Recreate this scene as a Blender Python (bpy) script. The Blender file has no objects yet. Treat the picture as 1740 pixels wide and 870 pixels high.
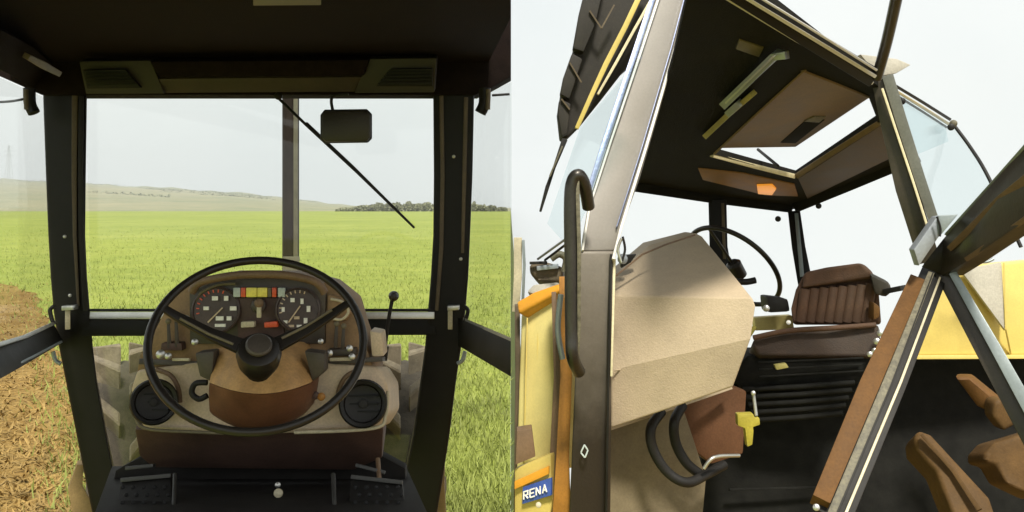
import bpy, bmesh, math, random
from mathutils import Vector, Matrix
from mathutils.geometry import tessellate_polygon

random.seed(7)
scene = bpy.context.scene
COL = scene.collection

# ------------------------------------------------------------------ camera, sky, sun, exposure
F = 1500.0            # focal length in photograph pixels (photograph 1740 x 870)
H = 2.5               # eye height above the ground
HORIZON = 350.0       # row of the horizon in the photograph
cam_d = bpy.data.cameras.new('camera')
cam = bpy.data.objects.new('camera', cam_d)
COL.objects.link(cam)
cam.location = (0, 0, H)
cam.rotation_euler = (math.radians(90), 0, 0)
cam_d.sensor_width = 36.0
cam_d.lens = 36.0 * F / 1740.0
cam_d.shift_y = -(435.0 - HORIZON) / 1740.0
cam_d.clip_start = 0.05
cam_d.clip_end = 9000
scene.camera = cam

SUN_DIR = Vector((-0.06, 0.58, -0.81)).normalized()      # direction the light travels
elev = math.asin(-SUN_DIR.z)
azim = math.atan2(-SUN_DIR.x, -SUN_DIR.y)
world = bpy.data.worlds.new('World')
scene.world = world
world.use_nodes = True
nt = world.node_tree
nt.nodes.clear()
wo = nt.nodes.new('ShaderNodeOutputWorld')
bg = nt.nodes.new('ShaderNodeBackground')
sky = nt.nodes.new('ShaderNodeTexSky')
sky.sky_type = 'NISHITA'
sky.sun_disc = False
sky.sun_elevation = elev
sky.sun_rotation = azim
sky.dust_density = 6.0
sky.air_density = 1.0
geo = nt.nodes.new('ShaderNodeTexCoord')
sep = nt.nodes.new('ShaderNodeSeparateXYZ')
mx = nt.nodes.new('ShaderNodeMath'); mx.operation = 'MAXIMUM'; mx.inputs[1].default_value = 0.12
cmb = nt.nodes.new('ShaderNodeCombineXYZ')
nt.links.new(geo.outputs['Generated'], sep.inputs[0])
nt.links.new(sep.outputs['X'], cmb.inputs['X'])
nt.links.new(sep.outputs['Y'], cmb.inputs['Y'])
nt.links.new(sep.outputs['Z'], mx.inputs[0])
nt.links.new(mx.outputs[0], cmb.inputs['Z'])
nt.links.new(cmb.outputs[0], sky.inputs['Vector'])
# thin overcast: the blue sky behind an even bright veil of cloud
veil = nt.nodes.new('ShaderNodeTexNoise')
veil.inputs['Scale'].default_value = 2.2
veil.inputs['Detail'].default_value = 5
nt.links.new(geo.outputs['Generated'], veil.inputs['Vector'])
ramp = nt.nodes.new('ShaderNodeValToRGB')
ramp.color_ramp.elements[0].position = 0.3
ramp.color_ramp.elements[0].color = (4.8, 5.05, 4.95, 1)
ramp.color_ramp.elements[1].position = 0.75
ramp.color_ramp.elements[1].color = (5.75, 5.8, 5.5, 1)
nt.links.new(veil.outputs['Fac'], ramp.inputs['Fac'])
mixs = nt.nodes.new('ShaderNodeMix'); mixs.data_type = 'RGBA'
mixs.inputs['Factor'].default_value = 0.9
nt.links.new(sky.outputs['Color'], mixs.inputs['A'])
nt.links.new(ramp.outputs['Color'], mixs.inputs['B'])
nt.links.new(mixs.outputs['Result'], bg.inputs['Color'])
bg.inputs['Strength'].default_value = 0.09
nt.links.new(bg.outputs[0], wo.inputs['Surface'])

sun_d = bpy.data.lights.new('sun', 'SUN')
sun_d.energy = 2.7
sun_d.angle = math.radians(9)
sun_d.color = (1.0, 0.94, 0.82)
sun = bpy.data.objects.new('sun', sun_d)
COL.objects.link(sun)
sun.rotation_euler = SUN_DIR.to_track_quat('-Z', 'Y').to_euler()
sun.location = (5, -10, 15)

vs = scene.view_settings
vs.view_transform = 'Standard'
vs.look = 'None'
vs.exposure = 1.06
vs.gamma = 1.0
vs.use_curve_mapping = False
scene.render.engine = 'CYCLES'
scene.cycles.use_denoising = True
scene.cycles.max_bounces = 6
scene.cycles.transparent_max_bounces = 12

# ------------------------------------------------------------------ helpers
CAM = Vector((0, 0, H))
def P(px, py, d):
    """A point at distance d in front of the eye, in the direction of photograph pixel (px, py)."""
    return Vector(((px - 870.0) / F * d, d, H + (HORIZON - py) / F * d))
def G(px, py):
    d = H * F / (py - HORIZON)
    return Vector(((px - 870.0) / F * d, d, 0))
class Pl:
    """A plane through three points; gives the place on it for any direction."""
    def __init__(s, *p):
        m = Matrix([[q[0], q[1], 1.0] for q in p]); v = Vector([1.0 / q[2] for q in p])
        s.k = m.inverted() @ v
    def d(s, px, py): return 1.0 / (s.k[0] * px + s.k[1] * py + s.k[2])
    def __call__(s, px, py, near=0.0): return P(px, py, s.d(px, py) - near)

def lin(c):
    return tuple(((v / 255.0 + 0.055) / 1.055) ** 2.4 if v > 10 else v / 255.0 / 12.92 for v in c)
MATS = {}
def mat(name, rgb, rough=0.55, metal=0.0, var=0.25, scale=9.0, bump=0.12, bscale=120.0, spec=0.5, coat=0.0, grain=0.10):
    """Painted / moulded surface with faint mottling, dust and fine relief; rgb is linear base colour."""
    m = bpy.data.materials.new(name); m.use_nodes = True
    n = m.node_tree; b = n.nodes['Principled BSDF']
    tc = n.nodes.new('ShaderNodeTexCoord')
    a = n.nodes.new('ShaderNodeTexNoise'); a.inputs['Scale'].default_value = scale; a.inputs['Detail'].default_value = 6
    a.inputs['Roughness'].default_value = 0.65
    n.links.new(tc.outputs['Object'], a.inputs['Vector'])
    r = n.nodes.new('ShaderNodeValToRGB')
    lo = tuple(max(0.0, c * (1 - var)) for c in rgb); hi = tuple(c * (1 + var) for c in rgb)
    r.color_ramp.elements[0].position = 0.3; r.color_ramp.elements[0].color = (*lo, 1)
    r.color_ramp.elements[1].position = 0.7; r.color_ramp.elements[1].color = (*hi, 1)
    n.links.new(a.outputs['Fac'], r.inputs['Fac'])
    g = n.nodes.new('ShaderNodeTexNoise'); g.inputs['Scale'].default_value = 170; g.inputs['Detail'].default_value = 2
    n.links.new(tc.outputs['Object'], g.inputs['Vector'])
    gm = n.nodes.new('ShaderNodeMapRange'); gm.inputs['From Min'].default_value = .3; gm.inputs['From Max'].default_value = .7
    gm.inputs['To Min'].default_value = 1 - grain; gm.inputs['To Max'].default_value = 1 + grain
    n.links.new(g.outputs['Fac'], gm.inputs['Value'])
    mu = n.nodes.new('ShaderNodeVectorMath'); mu.operation = 'SCALE'
    n.links.new(r.outputs['Color'], mu.inputs[0]); n.links.new(gm.outputs['Result'], mu.inputs['Scale'])
    n.links.new(mu.outputs['Vector'], b.inputs['Base Color'])
    f = n.nodes.new('ShaderNodeTexNoise'); f.inputs['Scale'].default_value = bscale; f.inputs['Detail'].default_value = 3
    n.links.new(tc.outputs['Object'], f.inputs['Vector'])
    bp = n.nodes.new('ShaderNodeBump'); bp.inputs['Strength'].default_value = bump; bp.inputs['Distance'].default_value = 0.004
    n.links.new(f.outputs['Fac'], bp.inputs['Height'])
    n.links.new(bp.outputs['Normal'], b.inputs['Normal'])
    rr = n.nodes.new('ShaderNodeMapRange')
    rr.inputs['To Min'].default_value = max(0.05, rough - 0.1); rr.inputs['To Max'].default_value = min(1.0, rough + 0.15)
    n.links.new(a.outputs['Fac'], rr.inputs['Value'])
    n.links.new(rr.outputs['Result'], b.inputs['Roughness'])
    b.inputs['Metallic'].default_value = metal
    b.inputs['Specular IOR Level'].default_value = spec
    b.inputs['Coat Weight'].default_value = coat
    MATS[name] = m
    return m
def paint_shade(name, z0, z1, shade_rgb):  # blends painted shade into the base colour below a height, edge broken by noise
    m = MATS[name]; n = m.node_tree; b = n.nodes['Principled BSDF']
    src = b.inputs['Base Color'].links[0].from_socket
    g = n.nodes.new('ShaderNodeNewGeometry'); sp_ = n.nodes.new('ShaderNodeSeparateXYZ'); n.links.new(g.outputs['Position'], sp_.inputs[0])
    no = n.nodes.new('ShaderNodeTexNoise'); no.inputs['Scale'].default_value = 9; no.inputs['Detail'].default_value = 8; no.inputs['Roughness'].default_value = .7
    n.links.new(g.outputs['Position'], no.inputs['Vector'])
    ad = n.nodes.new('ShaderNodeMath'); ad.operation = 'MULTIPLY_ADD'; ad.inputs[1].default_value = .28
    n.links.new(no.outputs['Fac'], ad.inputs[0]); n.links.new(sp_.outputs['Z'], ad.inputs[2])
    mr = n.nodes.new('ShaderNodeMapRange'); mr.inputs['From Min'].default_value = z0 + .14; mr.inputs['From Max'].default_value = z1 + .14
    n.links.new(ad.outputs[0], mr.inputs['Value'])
    mi = n.nodes.new('ShaderNodeMix'); mi.data_type = 'RGBA'; mi.inputs['A'].default_value = (*shade_rgb, 1)
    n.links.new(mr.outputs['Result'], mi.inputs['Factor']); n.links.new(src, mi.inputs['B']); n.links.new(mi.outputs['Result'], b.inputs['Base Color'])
def glass(name, tint, refl=0.08):
    m = bpy.data.materials.new(name); m.use_nodes = True
    n = m.node_tree; n.nodes.clear()
    o = n.nodes.new('ShaderNodeOutputMaterial'); t = n.nodes.new('ShaderNodeBsdfTransparent')
    g = n.nodes.new('ShaderNodeBsdfGlossy'); x = n.nodes.new('ShaderNodeMixShader')
    t.inputs['Color'].default_value = (*tint, 1)
    g.inputs['Roughness'].default_value = 0.03
    lw = n.nodes.new('ShaderNodeLayerWeight'); lw.inputs['Blend'].default_value = 0.3
    mr = n.nodes.new('ShaderNodeMapRange'); mr.inputs['To Min'].default_value = refl * 0.4; mr.inputs['To Max'].default_value = refl * 3
    n.links.new(lw.outputs['Facing'], mr.inputs['Value']); n.links.new(mr.outputs['Result'], x.inputs['Fac'])
    n.links.new(t.outputs[0], x.inputs[1]); n.links.new(g.outputs[0], x.inputs[2]); n.links.new(x.outputs[0], o.inputs['Surface'])
    MATS[name] = m
    return m

ORIG = {}
def link(name, me, origin, parent, m, smooth=False):
    me.materials.append(MATS[m] if isinstance(m, str) else m)
    o = bpy.data.objects.new(name, me); COL.objects.link(o)
    base = Vector((0, 0, 0))
    if parent is not None:
        o.parent = parent; base = ORIG[parent.name]
    o.location = origin - base
    ORIG[o.name] = origin.copy()
    if smooth:
        for p in me.polygons: p.use_smooth = True
    return o
def finish(name, bm, parent, m, smooth=False, bev=0.0, seg=2):
    bmesh.ops.recalc_face_normals(bm, faces=bm.faces)
    if bev > 0:
        es = [e for e in bm.edges if len(e.link_faces) == 2 and e.calc_face_angle(0) > 0.5]
        bmesh.ops.bevel(bm, geom=es, offset=bev, segments=seg, affect='EDGES', profile=0.6, clamp_overlap=True)
    c = Vector((0, 0, 0))
    for v in bm.verts: c += v.co
    c /= max(1, len(bm.verts))
    for v in bm.verts: v.co -= c
    me = bpy.data.meshes.new(name); bm.to_mesh(me); bm.free()
    o = link(name, me, c, parent, m, smooth)
    if smooth:
        try: me.set_sharp_from_angle(angle=math.radians(40))
        except Exception: pass
    return o
def newell(pts):
    n = Vector((0, 0, 0))
    for i, a in enumerate(pts):
        b = pts[(i + 1) % len(pts)]
        n += Vector(((a.y - b.y) * (a.z + b.z), (a.z - b.z) * (a.x + b.x), (a.x - b.x) * (a.y + b.y)))
    return n.normalized()
def slab(name, pts, t, m, parent, bev=0.003, hole=None, dirv=None, smooth=True, seg=2):
    """A plate with the given outline facing the viewer and real thickness t behind it."""
    n = newell(pts)
    c = sum(pts, Vector()) / len(pts)
    if n.dot(CAM - c) < 0: n = -n
    off = (dirv if dirv is not None else -n) * t
    bm = bmesh.new()
    if hole is None:
        f = [bm.verts.new(p) for p in pts]; b = [bm.verts.new(p + off) for p in pts]
        bm.faces.new(f); bm.faces.new(b[::-1])
        for i in range(len(f)):
            j = (i + 1) % len(f); bm.faces.new((f[i], b[i], b[j], f[j]))
    else:
        al = list(pts) + list(hole)
        f = [bm.verts.new(p) for p in al]; b = [bm.verts.new(p + off) for p in al]
        for tri in tessellate_polygon([pts, hole]):
            bm.faces.new([f[k] for k in tri]); bm.faces.new([b[k] for k in reversed(tri)])
        for s, L in ((0, len(pts)), (len(pts), len(hole))):
            for i in range(L):
                j = (i + 1) % L; bm.faces.new((f[s + i], b[s + i], b[s + j], f[s + j]))
        bev = 0
    return finish(name, bm, parent, m, smooth, bev, seg)
def SL(name, pix, t, m, parent, **k):
    return slab(name, [P(*q) for q in pix], t, m, parent, **k)
def SD(name, pix, d, t, m, parent, **k):
    """plate upright at one distance"""
    return slab(name, [P(x, y, d) for x, y in pix], t, m, parent, **k)
def RB(name, path, t, m, parent, bev=0.002, smooth=True, near=0.0):
    """A bar of rectangular section along a path of (px, py, d, width in px)."""
    pts = [P(x, y, d - near) for x, y, d, w in path]
    bm = bmesh.new(); rings = []
    for i, p in enumerate(pts):
        a = pts[max(0, i - 1)]; b = pts[min(len(pts) - 1, i + 1)]
        tg = (b - a).normalized(); view = (p - CAM).normalized()
        wd = tg.cross(view).normalized(); td = wd.cross(tg).normalized()
        if td.dot(view) < 0: td = -td
        w = path[i][3] / F * path[i][2] * 0.5
        rings.append([bm.verts.new(q) for q in (p - wd * w, p + wd * w, p + wd * w + td * t, p - wd * w + td * t)])
    for r, s in zip(rings, rings[1:]):
        for k in range(4): bm.faces.new((r[k], r[(k + 1) % 4], s[(k + 1) % 4], s[k]))
    bm.faces.new(rings[0][::-1]); bm.faces.new(rings[-1])
    return finish(name, bm, parent, m, smooth, bev)
def catmull(pts, n=6, closed=False):
    out = []; L = len(pts)
    rng = range(L if closed else L - 1)
    for i in rng:
        g = (lambda k: pts[k % L]) if closed else (lambda k: pts[min(max(k, 0), L - 1)])
        p0, p1, p2, p3 = g(i - 1), g(i), g(i + 1), g(i + 2)
        for s in range(n):
            t = s / n
            out.append(0.5 * ((2 * p1) + (p2 - p0) * t + (2 * p0 - 5 * p1 + 4 * p2 - p3) * t * t + (3 * p1 - p0 - 3 * p2 + p3) * t ** 3))
    if not closed: out.append(pts[-1].copy())
    return out
def tube(name, pts, r, m, parent, seg=10, closed=False):
    bm = bmesh.new(); rings = []; L = len(pts); up = None
    for i, p in enumerate(pts):
        a = pts[(i - 1) % L] if closed else pts[max(0, i - 1)]
        b = pts[(i + 1) % L] if closed else pts[min(L - 1, i + 1)]
        tg = (b - a).normalized()
        if up is None:
            up = tg.orthogonal().normalized()
        up = (up - tg * up.dot(tg)).normalized(); sd = tg.cross(up)
        rr = r[i] if isinstance(r, (list, tuple)) else r
        rings.append([bm.verts.new(p + (up * math.cos(2 * math.pi * k / seg) + sd * math.sin(2 * math.pi * k / seg)) * rr) for k in range(seg)])
    for i in range(L if closed else L - 1):
        r1, r2 = rings[i], rings[(i + 1) % L]
        if closed and i == L - 1:
            o = min(range(seg), key=lambda k: (r2[k].co - r1[0].co).length)
            r2 = r2[o:] + r2[:o]
        for k in range(seg): bm.faces.new((r1[k], r1[(k + 1) % seg], r2[(k + 1) % seg], r2[k]))
    if not closed:
        bm.faces.new(rings[0][::-1]); bm.faces.new(rings[-1])
    return finish(name, bm, parent, m, True)
def TB(name, path, rpx, m, parent, n=6, seg=10):
    pts = [P(*q) for q in path]
    d = sum(q[2] for q in path) / len(path)
    return tube(name, catmull(pts, n) if len(pts) > 2 else pts, rpx / F * d, m, parent, seg)
def lathe(name, c, axis, prof, m, parent, seg=28):
    """Turned shape: profile of (radius, height along axis)."""
    ax = axis.normalized(); u = ax.orthogonal().normalized(); v = ax.cross(u)
    bm = bmesh.new(); rings = []
    for r, h in prof:
        if r < 1e-6: rings.append([bm.verts.new(c + ax * h)])
        else: rings.append([bm.verts.new(c + ax * h + (u * math.cos(2 * math.pi * k / seg) + v * math.sin(2 * math.pi * k / seg)) * r) for k in range(seg)])
    for a, b in zip(rings, rings[1:]):
        for k in range(seg):
            j = (k + 1) % seg
            if len(a) == 1 and len(b) == 1: continue
            if len(a) == 1: bm.faces.new((a[0], b[k], b[j]))
            elif len(b) == 1: bm.faces.new((a[k], a[j], b[0]))
            else: bm.faces.new((a[k], a[j], b[j], b[k]))
    if len(rings[0]) > 1: bm.faces.new(rings[0][::-1])
    if len(rings[-1]) > 1: bm.faces.new(rings[-1])
    return finish(name, bm, parent, m, True)
def toward(p): return (CAM - p).normalized()
def KN(name, px, py, d, rpx, m, parent, hgt=0.6, ax=None):
    """a domed knob or bolt head facing the viewer"""
    c = P(px, py, d); r = rpx / F * d
    return lathe(name, c, ax or toward(c), [(r * 0.9, -r), (r, 0), (r * 0.92, r * hgt * 0.6), (r * 0.55, r * hgt), (0, r * hgt * 1.1)], m, parent, 14)
def thing(name, label, cat, loc, group=None):
    o = bpy.data.objects.new(name, None); COL.objects.link(o)
    o.location = loc; ORIG[o.name] = Vector(loc)
    o['label'] = label; o['category'] = cat
    if group: o['group'] = group
    return o
def struct(o, kind='structure', label=None, cat=None):
    o['kind'] = kind
    if label: o['label'] = label
    if cat: o['category'] = cat
    return o
def joined(name, polys, parent, m):
    bm = bmesh.new()
    for q in polys:
        bm.faces.new([bm.verts.new(v) for v in q])
    c = Vector((0, 0, 0))
    me = bpy.data.meshes.new(name); bm.to_mesh(me); bm.free()
    return link(name, me, c, parent, m)

# ------------------------------------------------------------------ materials
mat('black_paint', (0.009, 0.009, 0.008), 0.5, var=0.3, bump=0.05, spec=0.2)
mat('pillar_black', (0.009, 0.008, 0.007), 0.42, var=0.3, bump=0.04, spec=0.22)
mat('rubber', (0.013, 0.012, 0.011), 0.55, var=0.3, spec=0.3)
mat('seal_brown', (0.10, 0.075, 0.045), 0.6)
mat('headliner', (0.011, 0.007, 0.006), 0.9, spec=0.1, var=0.4, scale=25, bump=0.5, bscale=300)
mat('header_brown', (0.035, 0.025, 0.017), 0.6)
mat('vent_trim', (0.13, 0.11, 0.065), 0.55)
mat('vent_dark', (0.014, 0.014, 0.014), 0.5, spec=0.2)
mat('vent_black', (0.012, 0.011, 0.010), 0.45, spec=0.3)
mat('pedal_grey', (0.045, 0.045, 0.04), 0.5)
mat('brass', (0.34, 0.30, 0.10), 0.5)
mat('bar_metal', (0.06, 0.056, 0.05), 0.3, metal=0.7, var=0.15)
mat('header_trim', (0.025, 0.021, 0.014), 0.6)
mat('rod_dark', (0.035, 0.035, 0.032), 0.45)
mat('post_grey', (0.115, 0.12, 0.105), 0.45, var=0.2)
mat('silver', (0.55, 0.55, 0.52), 0.32, grain=0.04, metal=0.85, var=0.15, bump=0.03)
mat('chrome', (0.75, 0.75, 0.72), 0.18, grain=0.04, metal=1.0, var=0.08, bump=0.0)
mat('cream', (0.5, 0.45, 0.31), 0.5)
mat('plate_olive', (0.10, 0.085, 0.035), 0.5)
mat('mirror_back', (0.02, 0.015, 0.011), 0.4, var=0.3)
mat('exhaust', (0.02, 0.015, 0.012), 0.5, spec=0.1, var=0.35, scale=5)
mat('exhaust_light', (0.09, 0.085, 0.055), 0.5, var=0.25)
mat('mud_tyre', (0.175, 0.145, 0.10), 0.9, var=0.35, scale=14, bump=0.6, bscale=60)
mat('tyre_carcass', (0.06, 0.05, 0.036), 0.95, var=0.4, scale=14, bump=0.6, bscale=60)
mat('dash_tan', (0.255, 0.16, 0.078), 0.6, var=0.3, scale=14)
mat('dash_brown', (0.16, 0.10, 0.055), 0.55, var=0.25)
mat('dash_beige', (0.54, 0.43, 0.30), 0.55, var=0.2, scale=7)
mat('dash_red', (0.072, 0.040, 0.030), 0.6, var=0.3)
mat('shroud', (0.46, 0.265, 0.10), 0.55, var=0.25, scale=16, bump=0.25)  # paler than the base: sunlight on the top put into the colour
mat('shroud_low', (0.15, 0.065, 0.035), 0.5, var=0.3)
mat('panel_dark', (0.055, 0.045, 0.035), 0.45, var=0.35)
mat('dial', (0.06, 0.04, 0.032), 0.4, var=0.3)
mat('mark_white', (0.80, 0.80, 0.74), 0.5, var=0.1)
mat('lamp_red', (0.62, 0.09, 0.03), 0.35)
mat('lamp_yellow', (0.80, 0.70, 0.12), 0.35)
mat('lamp_grey', (0.42, 0.48, 0.46), 0.4)
mat('lamp_orange', (0.85, 0.36, 0.04), 0.35)
mat('lens_lit', (0.85, 0.36, 0.04), 0.35)
_l = MATS['lens_lit'].node_tree.nodes['Principled BSDF']; _l.inputs['Emission Color'].default_value = (1, .35, .03, 1); _l.inputs['Emission Strength'].default_value = 0.25
mat('wheel_black', (0.018, 0.015, 0.012), 0.33, spec=0.35, var=0.2, bump=0.05)
mat('floor_black', (0.012, 0.011, 0.010), 0.7, var=0.4, spec=0.2)
mat('fender_tan', (0.25, 0.17, 0.07), 0.7)
# right-hand tractor
mat('b_headliner', (0.011, 0.0105, 0.0085), 0.85, spec=0.15, var=0.35, scale=12, bump=0.4, bscale=250)
mat('b_brown', (0.075, 0.045, 0.024), 0.6, var=0.25)
mat('b_hatch', (0.17, 0.11, 0.055), 0.6, var=0.2)
mat('b_orange_brown', (0.24, 0.12, 0.035), 0.6)
mat('post_paint', (0.225, 0.208, 0.185), 0.35, grain=0.04, var=0.06, metal=0.0, scale=4, bump=0.03)
mat('bead_white', (0.62, 0.61, 0.58), 0.4, grain=0.04, var=0.08)
mat('post_blue', (0.20, 0.23, 0.36), 0.35, var=0.1, metal=0.4)
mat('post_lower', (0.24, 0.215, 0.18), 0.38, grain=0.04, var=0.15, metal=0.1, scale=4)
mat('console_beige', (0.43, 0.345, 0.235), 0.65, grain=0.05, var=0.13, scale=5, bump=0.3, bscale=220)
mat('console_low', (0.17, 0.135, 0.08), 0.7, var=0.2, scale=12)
mat('column_brown', (0.12, 0.058, 0.030), 0.65, spec=0.15, var=0.2)
mat('seat_brown', (0.085, 0.042, 0.023), 0.75, var=0.25, scale=20, bump=0.4, bscale=200)
mat('seat_cushion', (0.045, 0.027, 0.018), 0.75, var=0.3, scale=20, bump=0.4, bscale=200)
mat('seat_dark', (0.035, 0.028, 0.020), 0.8, var=0.3)
mat('chassis_black', (0.009, 0.009, 0.008), 0.8, spec=0.15, var=0.5, scale=20)
mat('yellow_paint', (0.60, 0.47, 0.13), 0.4, grain=0.04, var=0.08, scale=4, bump=0.04, coat=0.2)
mat('yellow_pale', (0.78, 0.67, 0.26), 0.45, grain=0.04, var=0.10, scale=6, bump=0.05)
mat('orange_paint', (0.72, 0.33, 0.03), 0.45, grain=0.04, var=0.12)
mat('orange_dark', (0.36, 0.16, 0.025), 0.5, var=0.25)
mat('post_orange_brown', (0.115, 0.056, 0.018), 0.6, spec=0.15, var=0.2, scale=12)
mat('grey_blue', (0.27, 0.31, 0.32), 0.38, grain=0.04, metal=0.4, var=0.15)
mat('hinge_grey', (0.33, 0.36, 0.40), 0.4, grain=0.04, metal=0.5, var=0.15)
mat('seal_stripe', (0.12, 0.108, 0.07), 0.6, var=0.5, scale=90)
mat('cream_line', (0.70, 0.63, 0.42), 0.5, var=0.12)
mat('pale_stone', (0.42, 0.40, 0.34), 0.6, var=0.1)
mat('tyre_reflection_black', (0.025, 0.022, 0.018), 0.75, var=0.35, scale=18)
mat('tan_cast', (0.095, 0.053, 0.019), 0.65, spec=0.2, var=0.25, scale=12, bump=0.3, bscale=60)
mat('door_dark', (0.035, 0.028, 0.020), 0.35, var=0.5, scale=7)
mat('badge_blue', (0.05, 0.10, 0.36), 0.4)
mat('key_yellow', (0.34, 0.29, 0.035), 0.5)
glass('window_clear', (0.97, 0.98, 0.975), 0.05)
glass('window_side', (0.975, 0.985, 0.98), 0.04)
glass('window_tint', (0.945, 0.98, 0.985), 0.05)

paint_shade('post_lower', 1.88, 2.42, (0.028, 0.023, 0.018))  # shade deepening towards the foot, painted into the lower post's colour
# ground materials
def ground_mat(name, stops, s1, s2, s3, bump, bs):
    m = bpy.data.materials.new(name); m.use_nodes = True
    n = m.node_tree; b = n.nodes['Principled BSDF']
    b.inputs['Roughness'].default_value = 0.95; b.inputs['Specular IOR Level'].default_value = 0.1
    tc = n.nodes.new('ShaderNodeTexCoord')
    acc = None
    for sc_, w in ((s1, .45), (s2, .35), (s3, .35)):
        a = n.nodes.new('ShaderNodeTexNoise'); a.inputs['Scale'].default_value = sc_; a.inputs['Detail'].default_value = 7
        a.inputs['Roughness'].default_value = 0.7
        n.links.new(tc.outputs['Object'], a.inputs['Vector'])
        k = n.nodes.new('ShaderNodeMath'); k.operation = 'MULTIPLY_ADD'; k.inputs[1].default_value = w
        n.links.new(a.outputs['Fac'], k.inputs[0])
        if acc is None: k.inputs[2].default_value = -0.07
        else: n.links.new(acc.outputs[0], k.inputs[2])
        acc = k
    r = n.nodes.new('ShaderNodeValToRGB')
    els = r.color_ramp.elements
    while len(els) < len(stops): els.new(0.5)
    for e, (p, c) in zip(els, stops): e.position = p; e.color = (*c, 1)
    n.links.new(acc.outputs[0], r.inputs['Fac']); n.links.new(r.outputs['Color'], b.inputs['Base Color'])
    f = n.nodes.new('ShaderNodeTexNoise'); f.inputs['Scale'].default_value = bs; f.inputs['Detail'].default_value = 5
    n.links.new(tc.outputs['Object'], f.inputs['Vector'])
    bp = n.nodes.new('ShaderNodeBump'); bp.inputs['Strength'].default_value = bump; bp.inputs['Distance'].default_value = 0.15
    n.links.new(f.outputs['Fac'], bp.inputs['Height']); n.links.new(bp.outputs['Normal'], b.inputs['Normal'])
    MATS[name] = m
ground_mat('crop_ground', [(0.34, (0.14, 0.185, 0.036)), (0.5, (0.228, 0.268, 0.056)), (0.64, (0.31, 0.335, 0.08))], 0.05, 0.5, 4.0, 0.5, 3.0)
ground_mat('soil', [(0.36, (0.12, 0.07, 0.022)), (0.5, (0.23, 0.145, 0.045)), (0.64, (0.34, 0.24, 0.085))], 0.3, 2.0, 9.0, 1.0, 7.0)
ground_mat('far_land', [(0.40, (0.17, 0.20, 0.12)), (0.5, (0.24, 0.235, 0.145)), (0.60, (0.30, 0.275, 0.17))], 0.002, 0.012, 0.05, 0.1, 0.1)
ground_mat('bank', [(0.36, (0.09, 0.12, 0.03)), (0.64, (0.16, 0.18, 0.05))], 0.1, 1.0, 5.0, 0.4, 3.0)

# ------------------------------------------------------------------ the setting: field, soil, hills, bank
FAR = 420.0
EDGE = -0.0016        # the field's border runs straight away from the eye
def flat(name, pts, m, z=0.0):
    me = bpy.data.meshes.new(name)
    me.from_pydata([(p[0], p[1], z) for p in pts], [], [list(range(len(pts)))])
    return link(name, me, Vector((0, 0, 0)), None, m)
struct(flat('field', [(-900, -60), (30, -60), (30, 6.5), (EDGE * 6.5, 6.5), (EDGE * FAR, FAR), (-900, FAR)], 'crop_ground'))
# ploughed strip beside the tractor
edge_px = [(158, 1000), (156, 880), (148, 820), (128, 700), (112, 620), (100, 590), (84, 545), (62, 505), (34, 486), (-40, 474), (-300, 470), (-900, 480)]
sp = []
for (a, b), (c, e) in zip(edge_px, edge_px[1:]):
    for k in range(8):
        t = k / 8
        g = G(a + (c - a) * t, b + (e - b) * t)
        sp.append((g.x + random.uniform(-.006, .006) * g.y, g.y + random.uniform(-.003, .003) * g.y))
sp += [(-60, 30), (-60, 1.0), (-2.2, 1.0)]
struct(flat('ploughed_soil', sp, 'soil', 0.006))

struct(flat('bounce_sheet', [(0.02, -14), (24, -14), (24, 6.3), (0.02, 6.3)], 'soil', 0.006))  # unseen brown ground sheet added to bounce warm light into the right-hand cab
# distant rising land: ridge line as seen over the field
ridge = [(-900, 285), (-400, 296), (-100, 303), (0, 304), (150, 312), (300, 320), (400, 327), (480, 335), (560, 346), (640, 352), (868, 355)]
def ridge_y(px):
    for (a, b), (c, e) in zip(ridge, ridge[1:]):
        if a <= px <= c: return b + (e - b) * (px - a) / (c - a)
    return ridge[-1][1]
verts, faces = [], []
cols = [-900 + i * 22.1 for i in range(81)]
rows = [0, .12, .25, .4, .55, .7, .85, 1.0]
D0, D1 = FAR, 2600.0
for r_ in rows:
    for px in cols:
        px = min(px, 867.6)
        d = D0 + (D1 - D0) * r_
        top = (HORIZON - ridge_y(px)) / F * D1 + H
        z = max(-3.0, top) * (r_ ** 1.15) + 2.0 * math.sin(px * .031 + r_ * 5) * r_ * (1 - r_)
        if r_ == 0: z = -0.02
        if r_ == 1.0: z += 2.2 * math.sin(px * .11) + 1.6 * math.sin(px * .047 + 1)
        verts.append(((px - 870) / F * d, d, z))
W = len(cols)
for i in range(len(rows) - 1):
    for j in range(W - 1):
        faces.append((i * W + j, i * W + j + 1, (i + 1) * W + j + 1, (i + 1) * W + j))
me = bpy.data.meshes.new('hills'); me.from_pydata(verts, [], faces)
struct(link('hills', me, Vector((0, 0, 0)), None, 'far_land', True))
# steep bank falling away on the other side of the field border
bv, bf = [], []
line = [(30, 6.5), (6, 6.5), (1.2, 6.5), (EDGE * 6.5 + .002, 6.5), (EDGE * 40 + .002, 40), (EDGE * 150, 150), (EDGE * FAR, FAR), (EDGE * D1, D1)]
for i, (x, y) in enumerate(line):
    bv.append((x, y, -0.004)); k = max(1.0, y * 0.012)
    if y <= 6.5: bv.append((x + (0.2 if i > 2 else 0), y + 1.2, -14.0)); bv.append((x + .5, y + 4, -20))
    else: bv.append((x + k, y, -14 * k)); bv.append((x + 2 * k + 2, y, -16 * k - 4))
for i in range(len(line) - 1):
    for k in range(2):
        bf.append((3 * i + k, 3 * i + k + 1, 3 * i + 3 + k + 1, 3 * i + 3 + k))
me = bpy.data.meshes.new('embankment'); me.from_pydata(bv, [], bf)
struct(link('embankment', me, Vector((0, 0, 0)), None, 'bank'))

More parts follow.
